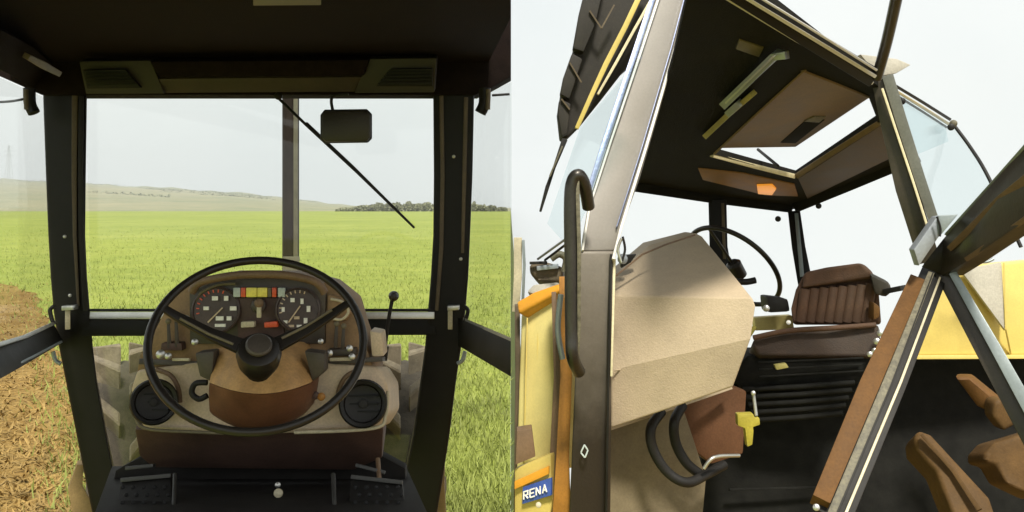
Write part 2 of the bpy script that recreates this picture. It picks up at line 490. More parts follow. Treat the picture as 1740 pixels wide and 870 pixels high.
# young crop: blades standing in the field; stubble and clods on the ploughed strip
mat('blade', (0.215, 0.25, 0.052), 0.7, var=0.35, scale=0.8, bump=0)
mat('straw', (0.26, 0.17, 0.05), 0.8, var=0.45, scale=3, bump=0)
def in_soil(x, y):
    c = False; j = len(sp) - 1
    for i in range(len(sp)):
        xi, yi = sp[i]; xj, yj = sp[j]
        if (yi > y) != (yj > y) and x < (xj - xi) * (y - yi) / (yj - yi) + xi: c = not c
        j = i
    return c
bl, stw = [], []
for k in range(64000):
    inv = random.uniform(1 / 110.0, 1 / 5.6)
    y = 1 / inv; x = random.uniform(-0.62, EDGE * 1.5) * y
    a = random.uniform(0, math.pi); w = random.uniform(.006, .012) * (1 + y * .012)
    h = random.uniform(.05, .17); lx, ly = random.gauss(0, .05), random.gauss(0, .05)
    jx = random.gauss(0, .025) * y
    soil = in_soil(x + jx, y + jx * .4)
    if soil:
        if k % 2: continue
        h *= 0.45; w *= 1.6; lx *= 1.6; ly *= 1.6
    q = [Vector((x - math.cos(a) * w, y - math.sin(a) * w, 0.002)), Vector((x + math.cos(a) * w, y + math.sin(a) * w, 0.002)), Vector((x + lx, y + ly, h))]
    (stw if soil else bl).append(q)
struct(joined('grass', bl, None, 'blade'), 'stuff', 'young green crop covering the field', 'grass')
struct(joined('straw_litter', stw, None, 'straw'), 'stuff', 'straw and clods on the brown ploughed strip', 'straw')

# the far wood on the skyline
mat('wood_leaf', (0.17, 0.175, 0.10), 0.8, var=0.5, scale=0.06, bump=0)
lv = []
DW = 410.0
for k in range(15000):
    px = random.uniform(574, 862)
    t = (px - 574) / 288
    hgt = 4.0 * (0.30 + 0.85 * min(1, t * 4)) * (1 - max(0, t - .8) * 3.0) * (0.72 + .16 * math.sin(px * .31) * math.sin(px * .083 + 1) + .14 * math.sin(px * .9 + 2) * math.sin(px * .17))
    x = (px - 870) / F * DW; y = DW + random.uniform(-6, 8)
    z = random.random() ** .8 * max(.6, hgt) + 0.05
    r = random.uniform(.25, .55); n = Vector((random.gauss(0, 1), random.gauss(0, 1), random.gauss(0, 1))).normalized()
    u = n.orthogonal().normalized(); v = n.cross(u); c = Vector((x, y, z))
    lv.append([c + u * r, c + v * r, c - u * r, c - v * r])
struct(joined('treeline', lv, None, 'wood_leaf'), 'stuff', 'long dark wood on the skyline beyond the green field', 'wood')

lv = []
for line_ in range(9):
    r0 = random.uniform(.25, .97); x0 = random.uniform(-60, 420); L_ = random.uniform(60, 260); sl = random.uniform(-.08, .08)
    for k in range(260):
        px = x0 + random.random() * L_; r1 = min(.99, max(.1, r0 + sl * (px - x0) / L_)); d = D0 + (D1 - D0) * r1
        top = (HORIZON - ridge_y(px)) / F * D1 + H
        if px > 560: continue
        z = max(-3.0, top) * (r1 ** 1.15) + 2.0 * math.sin(px * .031 + r1 * 5) * r1 * (1 - r1) + random.uniform(-.5, 3.4) * (.5 + .5 * math.sin(px * .4 + line_))
        r = random.uniform(.6, 1.5); n = Vector((random.gauss(0, 1), random.gauss(0, 1), random.gauss(0, 1))).normalized()
        u = n.orthogonal().normalized(); v = n.cross(u); c = Vector(((px - 870) / F * d, d + random.uniform(-4, 4), z))
        lv.append([c + u * r, c + v * r, c - u * r, c - v * r])
mat('hedge_leaf', (0.17, 0.185, 0.12), 0.8, var=0.3, scale=0.03, bump=0)
struct(joined('hedgerow_foliage', lv, None, 'hedge_leaf'), 'stuff', 'faint hedges and scrub lining the pale far hillside', 'hedge')

# power pylon on the far ridge
mat('pylon_grey', (0.30, 0.32, 0.32), 0.6)
pc = P(15, 302, 1500.0); pc.z = pc.z - 2
py_ = thing('power_pylon', 'faint grey lattice power pylon standing on the far ridge', 'pylon', pc)
pb = []
def strut(a, b, w=0.16):
    d = (b - a).normalized(); u = d.orthogonal().normalized() * w; v = d.cross(u).normalized() * w
    A = [a + u, a + v, a - u, a - v]; B = [b + u, b + v, b - u, b - v]
    for k in range(4): pb.append([A[k], A[(k + 1) % 4], B[(k + 1) % 4], B[k]])
def lev(z): return 4.2 * (1 - z / 62.0) + .4
hs = [0, 11, 21, 30, 38, 45, 51, 57]
for sx, sy in ((1, 1), (1, -1), (-1, -1), (-1, 1)):
    strut(pc + Vector((sx * lev(0), sy * lev(0), 0)), pc + Vector((sx * lev(57), sy * lev(57), 57)), .2)
for a, b in zip(hs, hs[1:]):
    for s in (1, -1):
        for q in (1, -1):
            strut(pc + Vector((q * lev(a), s * lev(a), a)), pc + Vector((-q * lev(b), s * lev(b), b)), .12)
joined('lattice_mast', pb, py_, 'pylon_grey'); pb = []
for z, L in ((40, 8.5), (47, 10), (54, 7)):
    for s in (1, -1):
        strut(pc + Vector((0, 0, z)), pc + Vector((s * L, 0, z)), .18); strut(pc + Vector((0, 0, z + 2.6)), pc + Vector((s * L, 0, z)), .12)
    joined('cross_arm', pb, py_, 'pylon_grey'); pb = []

# ------------------------------------------------------------------ tractor seen from the driver's place
A = thing('tractor', 'tractor seen from its driving seat, black cab pillars and dashboard facing green field', 'tractor', (-0.9, 3.0, 0))
DS = 3.2              # distance to the windscreen frame
# roof and header
zc = H + 0.52
roof = slab('cab_roof', [Vector((-1.78, 3.34, zc)), Vector((-0.10, 3.34, zc)), Vector((-0.004, 2.45, zc)), Vector((-0.0035, 0.5, zc)),
      Vector((-1.25, 0.5, zc)), Vector((-1.50, 2.35, zc))], 0.10, 'headliner', A, dirv=Vector((0, 0, 1)))
RB('side_rail', [(80, 135, 3.3, 50), (38, 104, 2.75, 60), (-8, 80, 2.31, 60), (-260, -20, 1.45, 60)], 0.10, 'headliner', roof)
SD('header_panel', [(-40, -30), (868.2, -30), (868.2, 130), (832, 150), (808, 161), (70, 161), (-40, 112)], 3.18, 0.12, 'headliner', roof)
SL('header_lip', [(268, 134, 3.02), (620, 131, 3.02), (604, 157, 3.06), (280, 159, 3.06)], 0.05, 'header_brown', roof, bev=.008)
SL('header_roll', [(252, 104, 2.98), (628, 101, 2.98), (618, 130, 3.0), (270, 133, 3.0)], 0.08, 'headliner', roof, bev=.012)
SL('vent_housing', [(134, 104, 3.0), (256, 103, 3.0), (279, 159, 3.04), (146, 160, 3.04)], 0.06, 'header_trim', roof, bev=.004)
SL('air_vent', [(140, 120, 2.99), (212, 118, 2.99), (240, 150, 3.02), (148, 151, 3.02)], 0.012, 'vent_dark', roof, bev=.003)
SL('vent_housing', [(627, 100, 3.0), (742, 99, 3.0), (738, 157, 3.04), (602, 158, 3.04)], 0.06, 'header_trim', roof, bev=.004)
SL('air_vent', [(664, 118, 2.99), (735, 117, 2.99), (735, 147, 3.02), (640, 147, 3.02)], 0.012, 'vent_dark', roof, bev=.003)
for k in range(4):
    RB('vent_louvre', [(146 + k, 126 + k * 6, 2.985 + k * .004, 2.4), (216 + k * 6, 125 + k * 6, 2.985 + k * .004, 2.4)], 0.006, 'black_paint', roof, bev=0)
    RB('vent_louvre', [(658 - k * 5, 124 + k * 6, 2.985 + k * .004, 2.4), (732, 123 + k * 6, 2.985 + k * .004, 2.4)], 0.006, 'black_paint', roof, bev=0)
RB('roof_lamp', [(50, 98, 2.6, 9), (78, 113, 2.72, 13), (104, 127, 2.84, 9)], 0.02, 'vent_trim', roof)
# plate on the ceiling
SL('ceiling_plate', [(430, 10, 2.285), (546, 9, 2.285), (546, -26, 2.06), (430, -26, 2.06)], 0.012, 'vent_trim', roof)
SL('ceiling_plate_face', [(437, 5, 2.25), (539, 4, 2.25), (539, -22, 2.07), (437, -22, 2.07)], 0.006, 'plate_olive', roof)
def pillar(rows_, d, m, parent, t=0.13):
    bm = bmesh.new(); rings = []
    for y, xl, xr in rows_:
        a, b = P(xl, y, d), P(xr, y, d); tv = Vector((a.x + b.x, a.y + b.y, 0)).normalized() * t
        rings.append([bm.verts.new(v) for v in (a, b, b + tv, a + tv)])
    for r, s in zip(rings, rings[1:]):
        for k in range(4): bm.faces.new((r[k], r[(k + 1) % 4], s[(k + 1) % 4], s[k]))
    bm.faces.new(rings[0][::-1]); bm.faces.new(rings[-1])
    return finish('pillar', bm, parent, m, True, 0.012, 3)
rl = [(120, 66, 150), (160, 73, 148), (300, 78, 146), (400, 82, 145), (470, 86, 148), (530, 91, 153), (590, 100, 158), (650, 112, 165), (740, 130, 181), (830, 148, 199), (900, 162, 214)]
rr_ = [(120, 734, 812), (160, 736, 806), (300, 737, 803), (400, 736, 799), (470, 732, 796), (530, 727, 791), (590, 722, 784), (650, 714, 775), (740, 702, 764), (830, 684, 750), (900, 672, 738)]
pL = pillar(rl, DS, 'pillar_black', A); pR = pillar(rr_, DS, 'pillar_black', A)
RB('seal_strip', [(127, 162, DS, 9), (126, 300, DS, 8), (127, 400, DS, 6), (133, 520, DS, 4)], 0.02, 'seal_brown', pL, near=.012)
RB('rubber_seal', [(138, 162, DS, 8), (137, 300, DS, 8), (138, 400, DS, 8), (146, 528, DS, 8)], 0.03, 'rubber', pL, near=.016)
RB('seal_strip', [(750, 162, DS, 7), (752, 300, DS, 7), (750, 420, DS, 7), (742, 528, DS, 6)], 0.02, 'seal_brown', pR, near=.010)
RB('seal_strip', [(792, 165, DS, 7), (789, 300, DS, 7), (786, 430, DS, 5)], 0.02, 'seal_brown', pR, near=.010)
for p_, x, y in ((pL, 110, 402), (pL, 119, 502), (pR, 771, 266), (pR, 783, 440)):
    KN('screw', x, y, DS - .002, 3, 'silver', p_)
# hinge fittings where rails, pillars and sill meet
for p_, x, s in ((pL, 112, 1), (pR, 768, -1)):
    RB('hinge_pin', [(x + 3 * s, 524, 3.15, 8), (x + 3 * s, 560, 3.15, 8)], 0.02, 'cream', p_)
    SD('hinge_cap', [(x - 8, 520), (x + 12, 519), (x + 12, 527), (x - 8, 528)], 3.14, 0.04, 'silver', p_)
    TB('grab_loop', [(x - 20 * s, 520, 3.1), (x - 27 * s, 528, 3.1), (x - 22 * s, 548, 3.1)], 3.4, 'rubber', p_)
    TB('door_catch', [(x - 22 * s, 597, 3.05), (x - 18 * s, 612, 3.05), (x - 9 * s, 618, 3.05)], 3.6, 'grey_blue', p_)
# windscreen frame: sill rail with bright lip, header edge
sill = RB('windscreen_rail', [(140, 556, DS, 30), (740, 554, DS, 30)], 0.07, 'black_paint', A)
RB('bright_lip', [(152, 536, DS, 12), (738, 536, DS, 12)], 0.03, 'silver', sill, near=.01)
RB('rubber_seal', [(152, 527, DS, 5), (736, 527, DS, 5)], 0.03, 'rubber', sill, near=.005)
slab('windscreen', [P(146, 162, 3.24), P(738, 162, 3.24), P(730, 528, 3.24), P(154, 528, 3.24)], 0.006, 'window_clear', A, bev=0)
slab('lower_windscreen', [P(160, 572, 3.24), P(724, 572, 3.24), P(684, 820, 3.24), P(196, 820, 3.24)], 0.006, 'window_clear', A, bev=0)
# door waist rails either side
dl = RB('door_rail', [(100, 566, 3.18, 34), (50, 590, 2.72, 44), (0, 613, 2.34, 54), (-120, 668, 1.75, 70)], 0.05, 'black_paint', A)
RB('bright_lip', [(96, 547, 3.16, 6), (46, 571, 2.70, 7), (-4, 586, 2.32, 8), (-120, 634, 1.74, 10)], 0.02, 'silver', dl, near=.01)
RB('door_bead', [(106, 580, 3.16, 4), (56, 606, 2.70, 4), (0, 634, 2.32, 5)], 0.012, 'grey_blue', dl, near=.012)
dr = SL('door_rail', [(780, 541, 3.19), (868, 579, 2.44), (868, 640, 2.44), (780, 588, 3.19)], 0.02, 'black_paint', A, dirv=Vector((-.3, .9, 0)), bev=.003)
SL('bright_lip', [(788, 540, 3.12), (868, 574, 2.42), (868, 580, 2.42), (788, 545, 3.12)], 0.01, 'silver', dr, dirv=Vector((-.3, .9, 0)), bev=0)
SL('door_glass', [(76, 166, 3.25), (0, 132, 2.40), (-200, 40, 1.8), (-200, 650, 1.8), (0, 600, 2.4), (92, 548, 3.25)], 0.005, 'window_side', A, bev=0)
SL('door_glass', [(806, 168, 3.25), (867, 140, 2.55), (867, 600, 2.55), (794, 548, 3.25)], 0.004, 'window_side', A, bev=0)
# clips and wires at the roof corners
for x, s in ((52, 1), (822, -1)):
    TB('corner_clip', [(x - 2 * s, 150, 3.1), (x - s, 176, 3.1), (x + 6 * s, 192, 3.1)], 10, 'pillar_black', A)
    TB('corner_clip', [(x - 8 * s, 152, 3.08), (x - 7 * s, 186, 3.08)], 4, 'seal_brown', A)
TB('wire', [(42, 168, 3.2), (20, 172, 3.2), (-10, 174, 3.2)], 2.2, 'rubber', A)
TB('wire', [(836, 162, 3.2), (866, 160, 3.2)], 2.2, 'rubber', A)
# wiper
wip = RB('wiper', [(464, 158, 3.19, 5), (520, 212, 3.19, 5), (604, 290, 3.19, 5)], 0.012, 'rubber', A)
RB('wiper_blade', [(520, 208, 3.20, 4), (600, 285, 3.20, 6.5), (704, 387, 3.20, 4)], 0.02, 'rubber', wip, near=.004)
KN('wiper_pivot', 473, 163, 3.18, 7, 'rubber', wip)
# inside mirror
mir = SD('rear_view_mirror', [(546, 196), (552, 188), (622, 187), (629, 194), (629, 233), (623, 240), (553, 241), (546, 234)], 2.9, 0.045, 'mirror_back', A, bev=.006)
SD('mirror_frame', [(544, 195), (551, 186), (623, 185), (631, 193), (631, 235), (624, 242), (552, 243), (544, 235)], 2.912, 0.02, 'rubber', mir, bev=.004)
TB('mirror_stem', [(566, 190, 2.92), (563, 172, 2.92), (568, 163, 2.92), (592, 160, 2.92)], 2.6, 'rubber', mir)
# exhaust stack outside
ex = tube('exhaust_stack', [P(494, 60, 5.2), P(494, 620, 5.2)], 14 / F * 5.2, 'exhaust', A, 20)
SD('heat_shield', [(498.5, 60), (506, 60), (506, 440), (498.5, 440)], 5.14, 0.006, 'exhaust_light', ex, bev=.002)
SD('shield_foot', [(480, 436), (508, 436), (508, 468), (480, 468)], 5.13, 0.02, 'exhaust_light', ex, bev=.004)
# engine hood beyond the dash
slab('bonnet', [P(262, 600, 3.7), P(600, 600, 3.7), P(560, 500, 5.6), P(330, 500, 5.6)], 0.5, 'dash_beige', A, dirv=Vector((0, 0, -1)), bev=.03)

# front wheels with chevron lugs, caked in dry mud
def front_wheel(px, s):
    d = 4.75; x = (px - 870) / F * d
    R_, wd = 0.80, 0.34
    c = Vector((x, d, R_ + .06)); axl = Vector((d, -x, 0)).normalized(); fw = Vector((x, d, 0)).normalized()
    prof = [(0.36, -wd * .42), (0.60, -wd * .5), (R_ - .07, -wd * .48), (R_ - .03, -wd * .36), (R_, 0), (R_ - .03, wd * .36), (R_ - .07, wd * .48), (0.60, wd * .5), (0.36, wd * .42)]
    w = lathe('front_wheel', c, axl, prof, 'tyre_carcass', A, 40)
    n = 16
    for k in range(n):
        for q in (-1, 1):
            a0 = 2 * math.pi * (k + (0.5 if q > 0 else 0)) / n; bm = bmesh.new(); vs_ = []
            for off, wx in ((0.0, 0.02), (0.26, wd * .55)):
                for rad in (R_ - .07, R_ + .10):
                    for da in (-.06, .06):
                        a = a0 + off + da * (1.0 if rad < R_ else .7)
                        vs_.append(bm.verts.new(c + axl * (q * wx) - fw * (math.cos(a) * rad * (1 if wx < .1 else .985)) + Vector((0, 0, math.sin(a) * rad * (1 if wx < .1 else .985)))))
            A0, A1, A2, A3, B0, B1, B2, B3 = vs_
            for f in ((A0, A1, A3, A2), (B0, B2, B3, B1), (A0, B0, B1, A1), (A2, A3, B3, B2), (A0, A2, B2, B0), (A1, B1, B3, A3)): bm.faces.new(f)
            finish('tread_lug', bm, w, 'mud_tyre', False, 0.008, 1)
    lathe('wheel_rim', c + axl * (s * wd * .30), axl * s, [(0.37, 0), (0.36, .05), (0.2, .02), (0.12, .08), (0, .08)], 'yellow_paint', w, 24)
front_wheel(212, -1); front_wheel(688, 1)
RB('step_edge', [(136, 790, 3.3, 10), (128, 830, 3.3, 22), (150, 890, 3.3, 40)], 0.05, 'fender_tan', A)
RB('step_edge', [(752, 775, 3.3, 8), (745, 820, 3.3, 20), (742, 890, 3.3, 34)], 0.05, 'fender_tan', A)

# dashboard
D = 2.45
dash = SD('dashboard', [(236, 604), (262, 560), (290, 505), (330, 478), (380, 466), (500, 466), (560, 482), (598, 512), (612, 560), (628, 604), (640, 640), (230, 640)], D, 0.16, 'dash_tan', A, bev=.012)
SD('instrument_panel', [(321, 494), (334, 480), (360, 473), (520, 473), (544, 482), (554, 496), (552, 585), (322, 585)], D - .012, 0.03, 'panel_dark', dash, bev=.006)
TB('instrument_hood', [(326, 496, D - .05), (340, 480, D - .06), (390, 469, D - .07), (437, 466, D - .07), (490, 468, D - .07), (536, 479, D - .06), (552, 498, D - .05)], 7, 'dash_brown', dash)
TB('panel_bead', [(332, 512, D - .03), (344, 496, D - .03), (372, 484, D - .03), (400, 482, D - .03)], 2.5, 'vent_trim', dash)
SD('centre_panel', [(400, 506), (478, 506), (484, 575), (404, 575)], D - .018, 0.02, 'dash_red', dash, bev=.004)
def gauge(px, py, r, nm):
    c = P(px, py, D - .02); ax = Vector((0.12, -1, .12)); k = 1 / F * D
    lathe('gauge', c, ax, [(r * k, 0), (r * k, .012), (r * k * .93, .014), (r * k * .9, .008), (0, .008)], 'dial', dash, 32)
gauge(368, 527, 40, 'l'); gauge(507, 526, 37, 'r')
for x, y, w, h in ((365, 507, 10, 7), (384, 507, 7, 8), (350, 524, 9, 6), (396, 524, 11, 7), (373, 541, 13, 7), (389, 541, 8, 7), (374, 553, 18, 5)):
    SD('gauge_mark', [(x - w / 2, y - h / 2), (x + w / 2, y - h / 2), (x + w / 2, y + h / 2), (x - w / 2, y + h / 2)], D - .036, 0.004, 'mark_white', dash, bev=0)
for x, y, w, h in ((497, 510, 7, 7), (513, 512, 5, 9), (481, 526, 5, 8), (524, 525, 6, 10), (519, 545, 6, 9), (485, 547, 7, 5), (504, 540, 9, 5), (495, 554, 9, 4), (508, 554, 8, 4)):
    SD('gauge_mark', [(x - w / 2, y - h / 2), (x + w / 2, y - h / 2), (x + w / 2, y + h / 2), (x - w / 2, y + h / 2)], D - .036, 0.004, 'mark_white' if w != 9 else 'dash_beige', dash, bev=0)
RB('gauge_needle', [(353, 548, D - .04, 2.5), (378, 523, D - .04, 2)], 0.003, 'dash_beige', dash, bev=0)
RB('gauge_needle', [(490, 548, D - .04, 2.5), (510, 520, D - .04, 2)], 0.003, 'dash_beige', dash, bev=0)
for k in range(9):
    a = math.radians(170 + k * 15)
    RB('gauge_tick', [(368 + 30 * math.cos(a), 527 + 30 * math.sin(a), D - .036, 2), (368 + 35 * math.cos(a), 527 + 35 * math.sin(a), D - .036, 2)], 0.002, 'lamp_red', dash, bev=0)
    RB('gauge_tick', [(507 + 28 * math.cos(a), 526 + 28 * math.sin(a), D - .036, 2), (507 + 33 * math.cos(a), 526 + 33 * math.sin(a), D - .036, 2)], 0.002, 'dash_beige', dash, bev=0)
for x0, x1, m in ((396, 408, 'lamp_grey'), (409, 417, 'lamp_red'), (418, 436, 'lamp_yellow'), (437, 454, 'lamp_yellow'), (455, 461, 'vent_trim'), (462, 469, 'lamp_red'), (472, 484, 'lamp_grey')):
    SD('warning_light', [(x0, 489), (x1, 489), (x1, 505), (x0, 505)], D - .034, 0.012, m, dash, bev=.002)
KN('key_switch', 439, 519, D - .03, 13, 'panel_dark', dash)
SD('ignition_key', [(436, 522), (443, 522), (443, 540), (436, 540)], D - .06, 0.01, 'cream', dash, bev=.001)
KN('key_bow', 440, 515, D - .055, 8, 'dash_brown', dash)
SL('rocker_switch', [(409, 547, D - .05), (432, 546, D - .05), (432, 556, D - .05), (409, 557, D - .05)], 0.02, 'cream', dash)
SL('rocker_switch', [(448, 548, D - .05), (470, 546, D - .05), (472, 556, D - .05), (449, 557, D - .05)], 0.02, 'lamp_red', dash)
for x, y in ((327, 491), (550, 491)): KN('panel_screw', x, y, D - .03, 4.5, 'lamp_grey', dash)
# right lobe and left lobe of the dash, with quadrant levers
SD('side_pod', [(556, 500), (580, 505), (598, 530), (590, 545), (556, 548)], D - .012, 0.03, 'dash_tan', dash, bev=.008)
TB('pod_trim', [(562, 508, D - .03), (584, 514, D - .03), (592, 530, D - .03), (580, 543, D - .03), (562, 540, D - .03)], 2.4, 'cream', dash)
for x, y0, y1, s in ((286, 548, 592, 1), (299, 540, 590, 1), (572, 552, 592, -1), (584, 556, 594, -1)):
    RB('quadrant_lever', [(x, y0, D - .03, 5), (x + 2 * s, y1, D - .03, 7)], 0.012, 'panel_dark', dash)
    KN('lever_tip', x, y0 - 2, D - .03, 5, 'vent_trim', dash)
SD('quadrant_box', [(274, 583), (308, 583), (310, 596), (272, 596)], D - .03, 0.04, 'dash_red', dash, bev=.004)
SD('quadrant_box', [(556, 594), (604, 592), (606, 604), (556, 606)], D - .03, 0.04, 'panel_dark', dash, bev=.004)
for x, y, r in ((273, 602, 8), (286, 605, 6), (560, 600, 6), (594, 592, 6), (598, 606, 6), (545, 580, 5), (478, 586, 6), (331, 581, 6), (304, 540, 6), (316, 541, 6)):
    KN('pull_knob', x, y, D - .06, r, 'silver', dash)
RB('chrome_bar', [(560, 611, D - .05, 6), (596, 610, D - .05, 6)], 0.012, 'cream', dash)
RB('chrome_bar', [(292, 611, D - .05, 5), (322, 611, D - .05, 5)], 0.012, 'cream', dash)
RB('shelf_edge', [(236, 614, D - .02, 10), (340, 618, D - .02, 8)], 0.05, 'panel_dark', dash)
RB('shelf_edge', [(530, 618, D - .02, 8), (650, 610, D - .02, 8)], 0.05, 'panel_dark', dash)
SD('side_box', [(628, 562), (648, 566), (652, 606), (632, 606)], D - .01, 0.08, 'dash_beige', dash, bev=.005)
# lower console with the two round outlets
low = SL('lower_console', [(232, 628, 2.44), (330, 616, 2.42), (545, 616, 2.42), (640, 622, 2.44), (658, 650, 2.44), (660, 700, 2.42), (640, 730, 2.40), (440, 738, 2.38), (250, 733, 2.40), (226, 706, 2.42), (222, 660, 2.44)], 0.25, 'dash_beige', A, bev=.014, seg=3)
for cx, cy, r in ((262, 683, 39), (617, 686, 41)):
    c = P(cx, cy, 2.352); k = 2.35 / F; ax = toward(c)
    lathe('air_outlet', c, ax, [(r * k, -.02), (r * k, .010), (r * .93 * k, .016), (r * .80 * k, .012), (r * .74 * k, -.006), (r * .5 * k, -.010), (0, -.010)], 'vent_black', low, 36)
    for q in (-1, 0, 1):
        RB('outlet_vane', [(cx - r * .60, cy + q * 13, 2.355, 2.5), (cx + r * .60, cy + q * 13, 2.355, 2.5)], 0.01, 'black_paint', low, bev=0)
    lathe('outlet_knob', c, ax, [(r * .2 * k, -.02), (r * .18 * k, .0), (0, .003)], 'rubber', low, 14)
TB('console_piping', [(226, 672, 2.40), (232, 712, 2.39), (252, 729, 2.375), (330, 734, 2.365), (380, 736, 2.36)], 3, 'vent_trim', low)
TB('console_piping', [(500, 735, 2.36), (634, 728, 2.375), (655, 706, 2.39), (659, 664, 2.40)], 3, 'cream', low)
TB('outlet_arch', [(266, 628, 2.41), (290, 638, 2.40), (303, 660, 2.40), (306, 684, 2.40)], 4, 'dash_brown', low)
TB('outlet_arch', [(610, 628, 2.41), (588, 640, 2.40), (576, 662, 2.40), (574, 686, 2.40)], 4, 'dash_brown', low)
KN('choke_knob', 546, 674, 2.36, 7, 'orange_dark', low)
KN('choke_hole', 536, 672, 2.36, 7, 'dash_red', low)
TB('column_hook', [(352, 650, 2.30), (332, 652, 2.30), (326, 668, 2.30), (338, 678, 2.30), (352, 672, 2.30)], 5, 'rubber', low)
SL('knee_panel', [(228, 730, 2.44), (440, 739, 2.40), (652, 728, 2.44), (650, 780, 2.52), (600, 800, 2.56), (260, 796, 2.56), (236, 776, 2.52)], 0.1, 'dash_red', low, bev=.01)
# steering column shroud, faceted
def facet(name, V, faces_, m, parent, t=0.1, bev=.004):
    bm = bmesh.new(); f = [bm.verts.new(P(*v)) for v in V]
    for q in faces_: bm.faces.new([f[k] for k in q])
    bmesh.ops.recalc_face_normals(bm, faces=bm.faces)
    r = bmesh.ops.extrude_face_region(bm, geom=list(bm.faces))
    for v in r['geom']:
        if isinstance(v, bmesh.types.BMVert): v.co += Vector((0, t, 0))
    return finish(name, bm, parent, m, False, bev, 4)
def bulge(name, rows_, m, parent, n=16, t=.10):
    """A smooth moulded cover: rows of (y at edge, y at middle, left, right, depth at edge, depth at middle)."""
    bm = bmesh.new(); gr = []
    for ye, ym, xl, xr, de, dm in rows_:
        row = []
        for k in range(n + 1):
            u = 2 * k / n - 1; q = 1 - abs(u) ** 3.2
            row.append(bm.verts.new(P(xl + (xr - xl) * (k / n), ye + (ym - ye) * (1 - u * u), de + (dm - de) * q)))
        gr.append(row)
    for r, q in zip(gr, gr[1:]):
        for k in range(n): bm.faces.new((r[k], r[k + 1], q[k + 1], q[k]))
    bmesh.ops.recalc_face_normals(bm, faces=bm.faces)
    r = bmesh.ops.extrude_face_region(bm, geom=list(bm.faces))
    for v in r['geom']:
        if isinstance(v, bmesh.types.BMVert): v.co += Vector((0, t, 0))
    return finish(name, bm, parent, m, True)
shr = bulge('column_shroud', [(592, 588, 370, 510, 2.36, 2.30), (606, 604, 365, 515, 2.33, 2.26), (630, 638, 360, 522, 2.29, 2.21), (644, 662, 357, 527, 2.27, 2.185), (650, 669, 356, 528, 2.265, 2.18)], 'shroud', A)
bulge('shroud_base', [(651, 670, 356, 528, 2.268, 2.183), (660, 682, 355, 527, 2.28, 2.20), (680, 704, 355, 524, 2.30, 2.235), (698, 722, 356, 520, 2.32, 2.28), (704, 732, 360, 516, 2.36, 2.32)], 'shroud_low', shr)
SD('stalk_block', [(330, 600), (364, 596), (360, 650), (338, 640)], 2.28, 0.05, 'panel_dark', shr, bev=.008)
SD('stalk_block', [(516, 596), (552, 600), (552, 632), (530, 650)], 2.28, 0.05, 'panel_dark', shr, bev=.008)
# steering wheel
wc = P(440, 577, 2.02)
sw = bpy.data.objects.new('steering_wheel', None); COL.objects.link(sw); sw.parent = A; sw.location = wc - ORIG[A.name]; ORIG[sw.name] = wc.copy()
yaw = math.radians(16.2); el = math.radians(43.5)
nrm = Vector((math.sin(yaw) * math.cos(el), -math.cos(yaw) * math.cos(el), math.sin(el)))
ux = Vector((math.cos(yaw), math.sin(yaw), 0)); uy = nrm.cross(ux).normalized()
RW = 0.2365
rim_pts = [wc + ux * RW * math.cos(a) + uy * RW * math.sin(a) for a in [2 * math.pi * k / 72 for k in range(72)]]
tube('wheel_rim', rim_pts, 0.0098, 'wheel_black', sw, 12, True)
hubc = wc - nrm * 0.055
lathe('wheel_hub', hubc - nrm * .03, nrm, [(0.036, -.03), (0.048, 0), (0.052, .030), (0.046, .046), (0.032, .052), (0, .050)], 'wheel_black', sw, 28)
lathe('hub_cap', hubc, nrm, [(0.030, .030), (0.030, .036), (0.026, .040), (0, .040)], 'panel_dark', sw, 24)
def spoke(a_deg):
    a = math.radians(a_deg); dv = ux * math.cos(a) + uy * math.sin(a); sv = ux * -math.sin(a) + uy * math.cos(a)
    bm = bmesh.new(); rings = []
    for r_, w_, h_ in ((.04, .020, -.052), (.12, .015, -.042), (.20, .011, -.016), (RW - .004, .009, 0)):
        c = wc + dv * r_ + nrm * h_
        rings.append([bm.verts.new(c + q) for q in (sv * w_ + nrm * .006, -sv * w_ + nrm * .006, -sv * w_ - nrm * .006, sv * w_ - nrm * .006)])
    for r1, r2 in zip(rings, rings[1:]):
        for k in range(4): bm.faces.new((r1[k], r1[(k + 1) % 4], r2[(k + 1) % 4], r2[k]))
    bm.faces.new(rings[0][::-1]); bm.faces.new(rings[-1])
    finish('wheel_spoke', bm, sw, 'wheel_black', True, .004, 2)
    pts = [wc + dv * r_ + nrm * (h_ + .0075) + sv * .006 for r_, h_ in ((.06, -.050), (.12, -.042), (.19, -.018))]
    tube('spoke_trim', pts, .0035, 'vent_trim', sw, 8)
for a in (155, 25): spoke(a)
lathe('steering_shaft', wc - nrm * 0.10, nrm, [(0.03, -.03), (0.036, 0.02)], 'rubber', sw, 18)
# hand lever beside the dash
lev_ = TB('hand_lever', [(667, 506, 2.6), (660, 545, 2.6), (653, 600, 2.6)], 3.2, 'rubber', A)
KN('lever_knob', 669, 503, 2.6, 9, 'wheel_black', lev_, 1.6)
TB('lever_boot', [(655, 588, 2.6), (652, 612, 2.6)], 6, 'rubber', lev_)
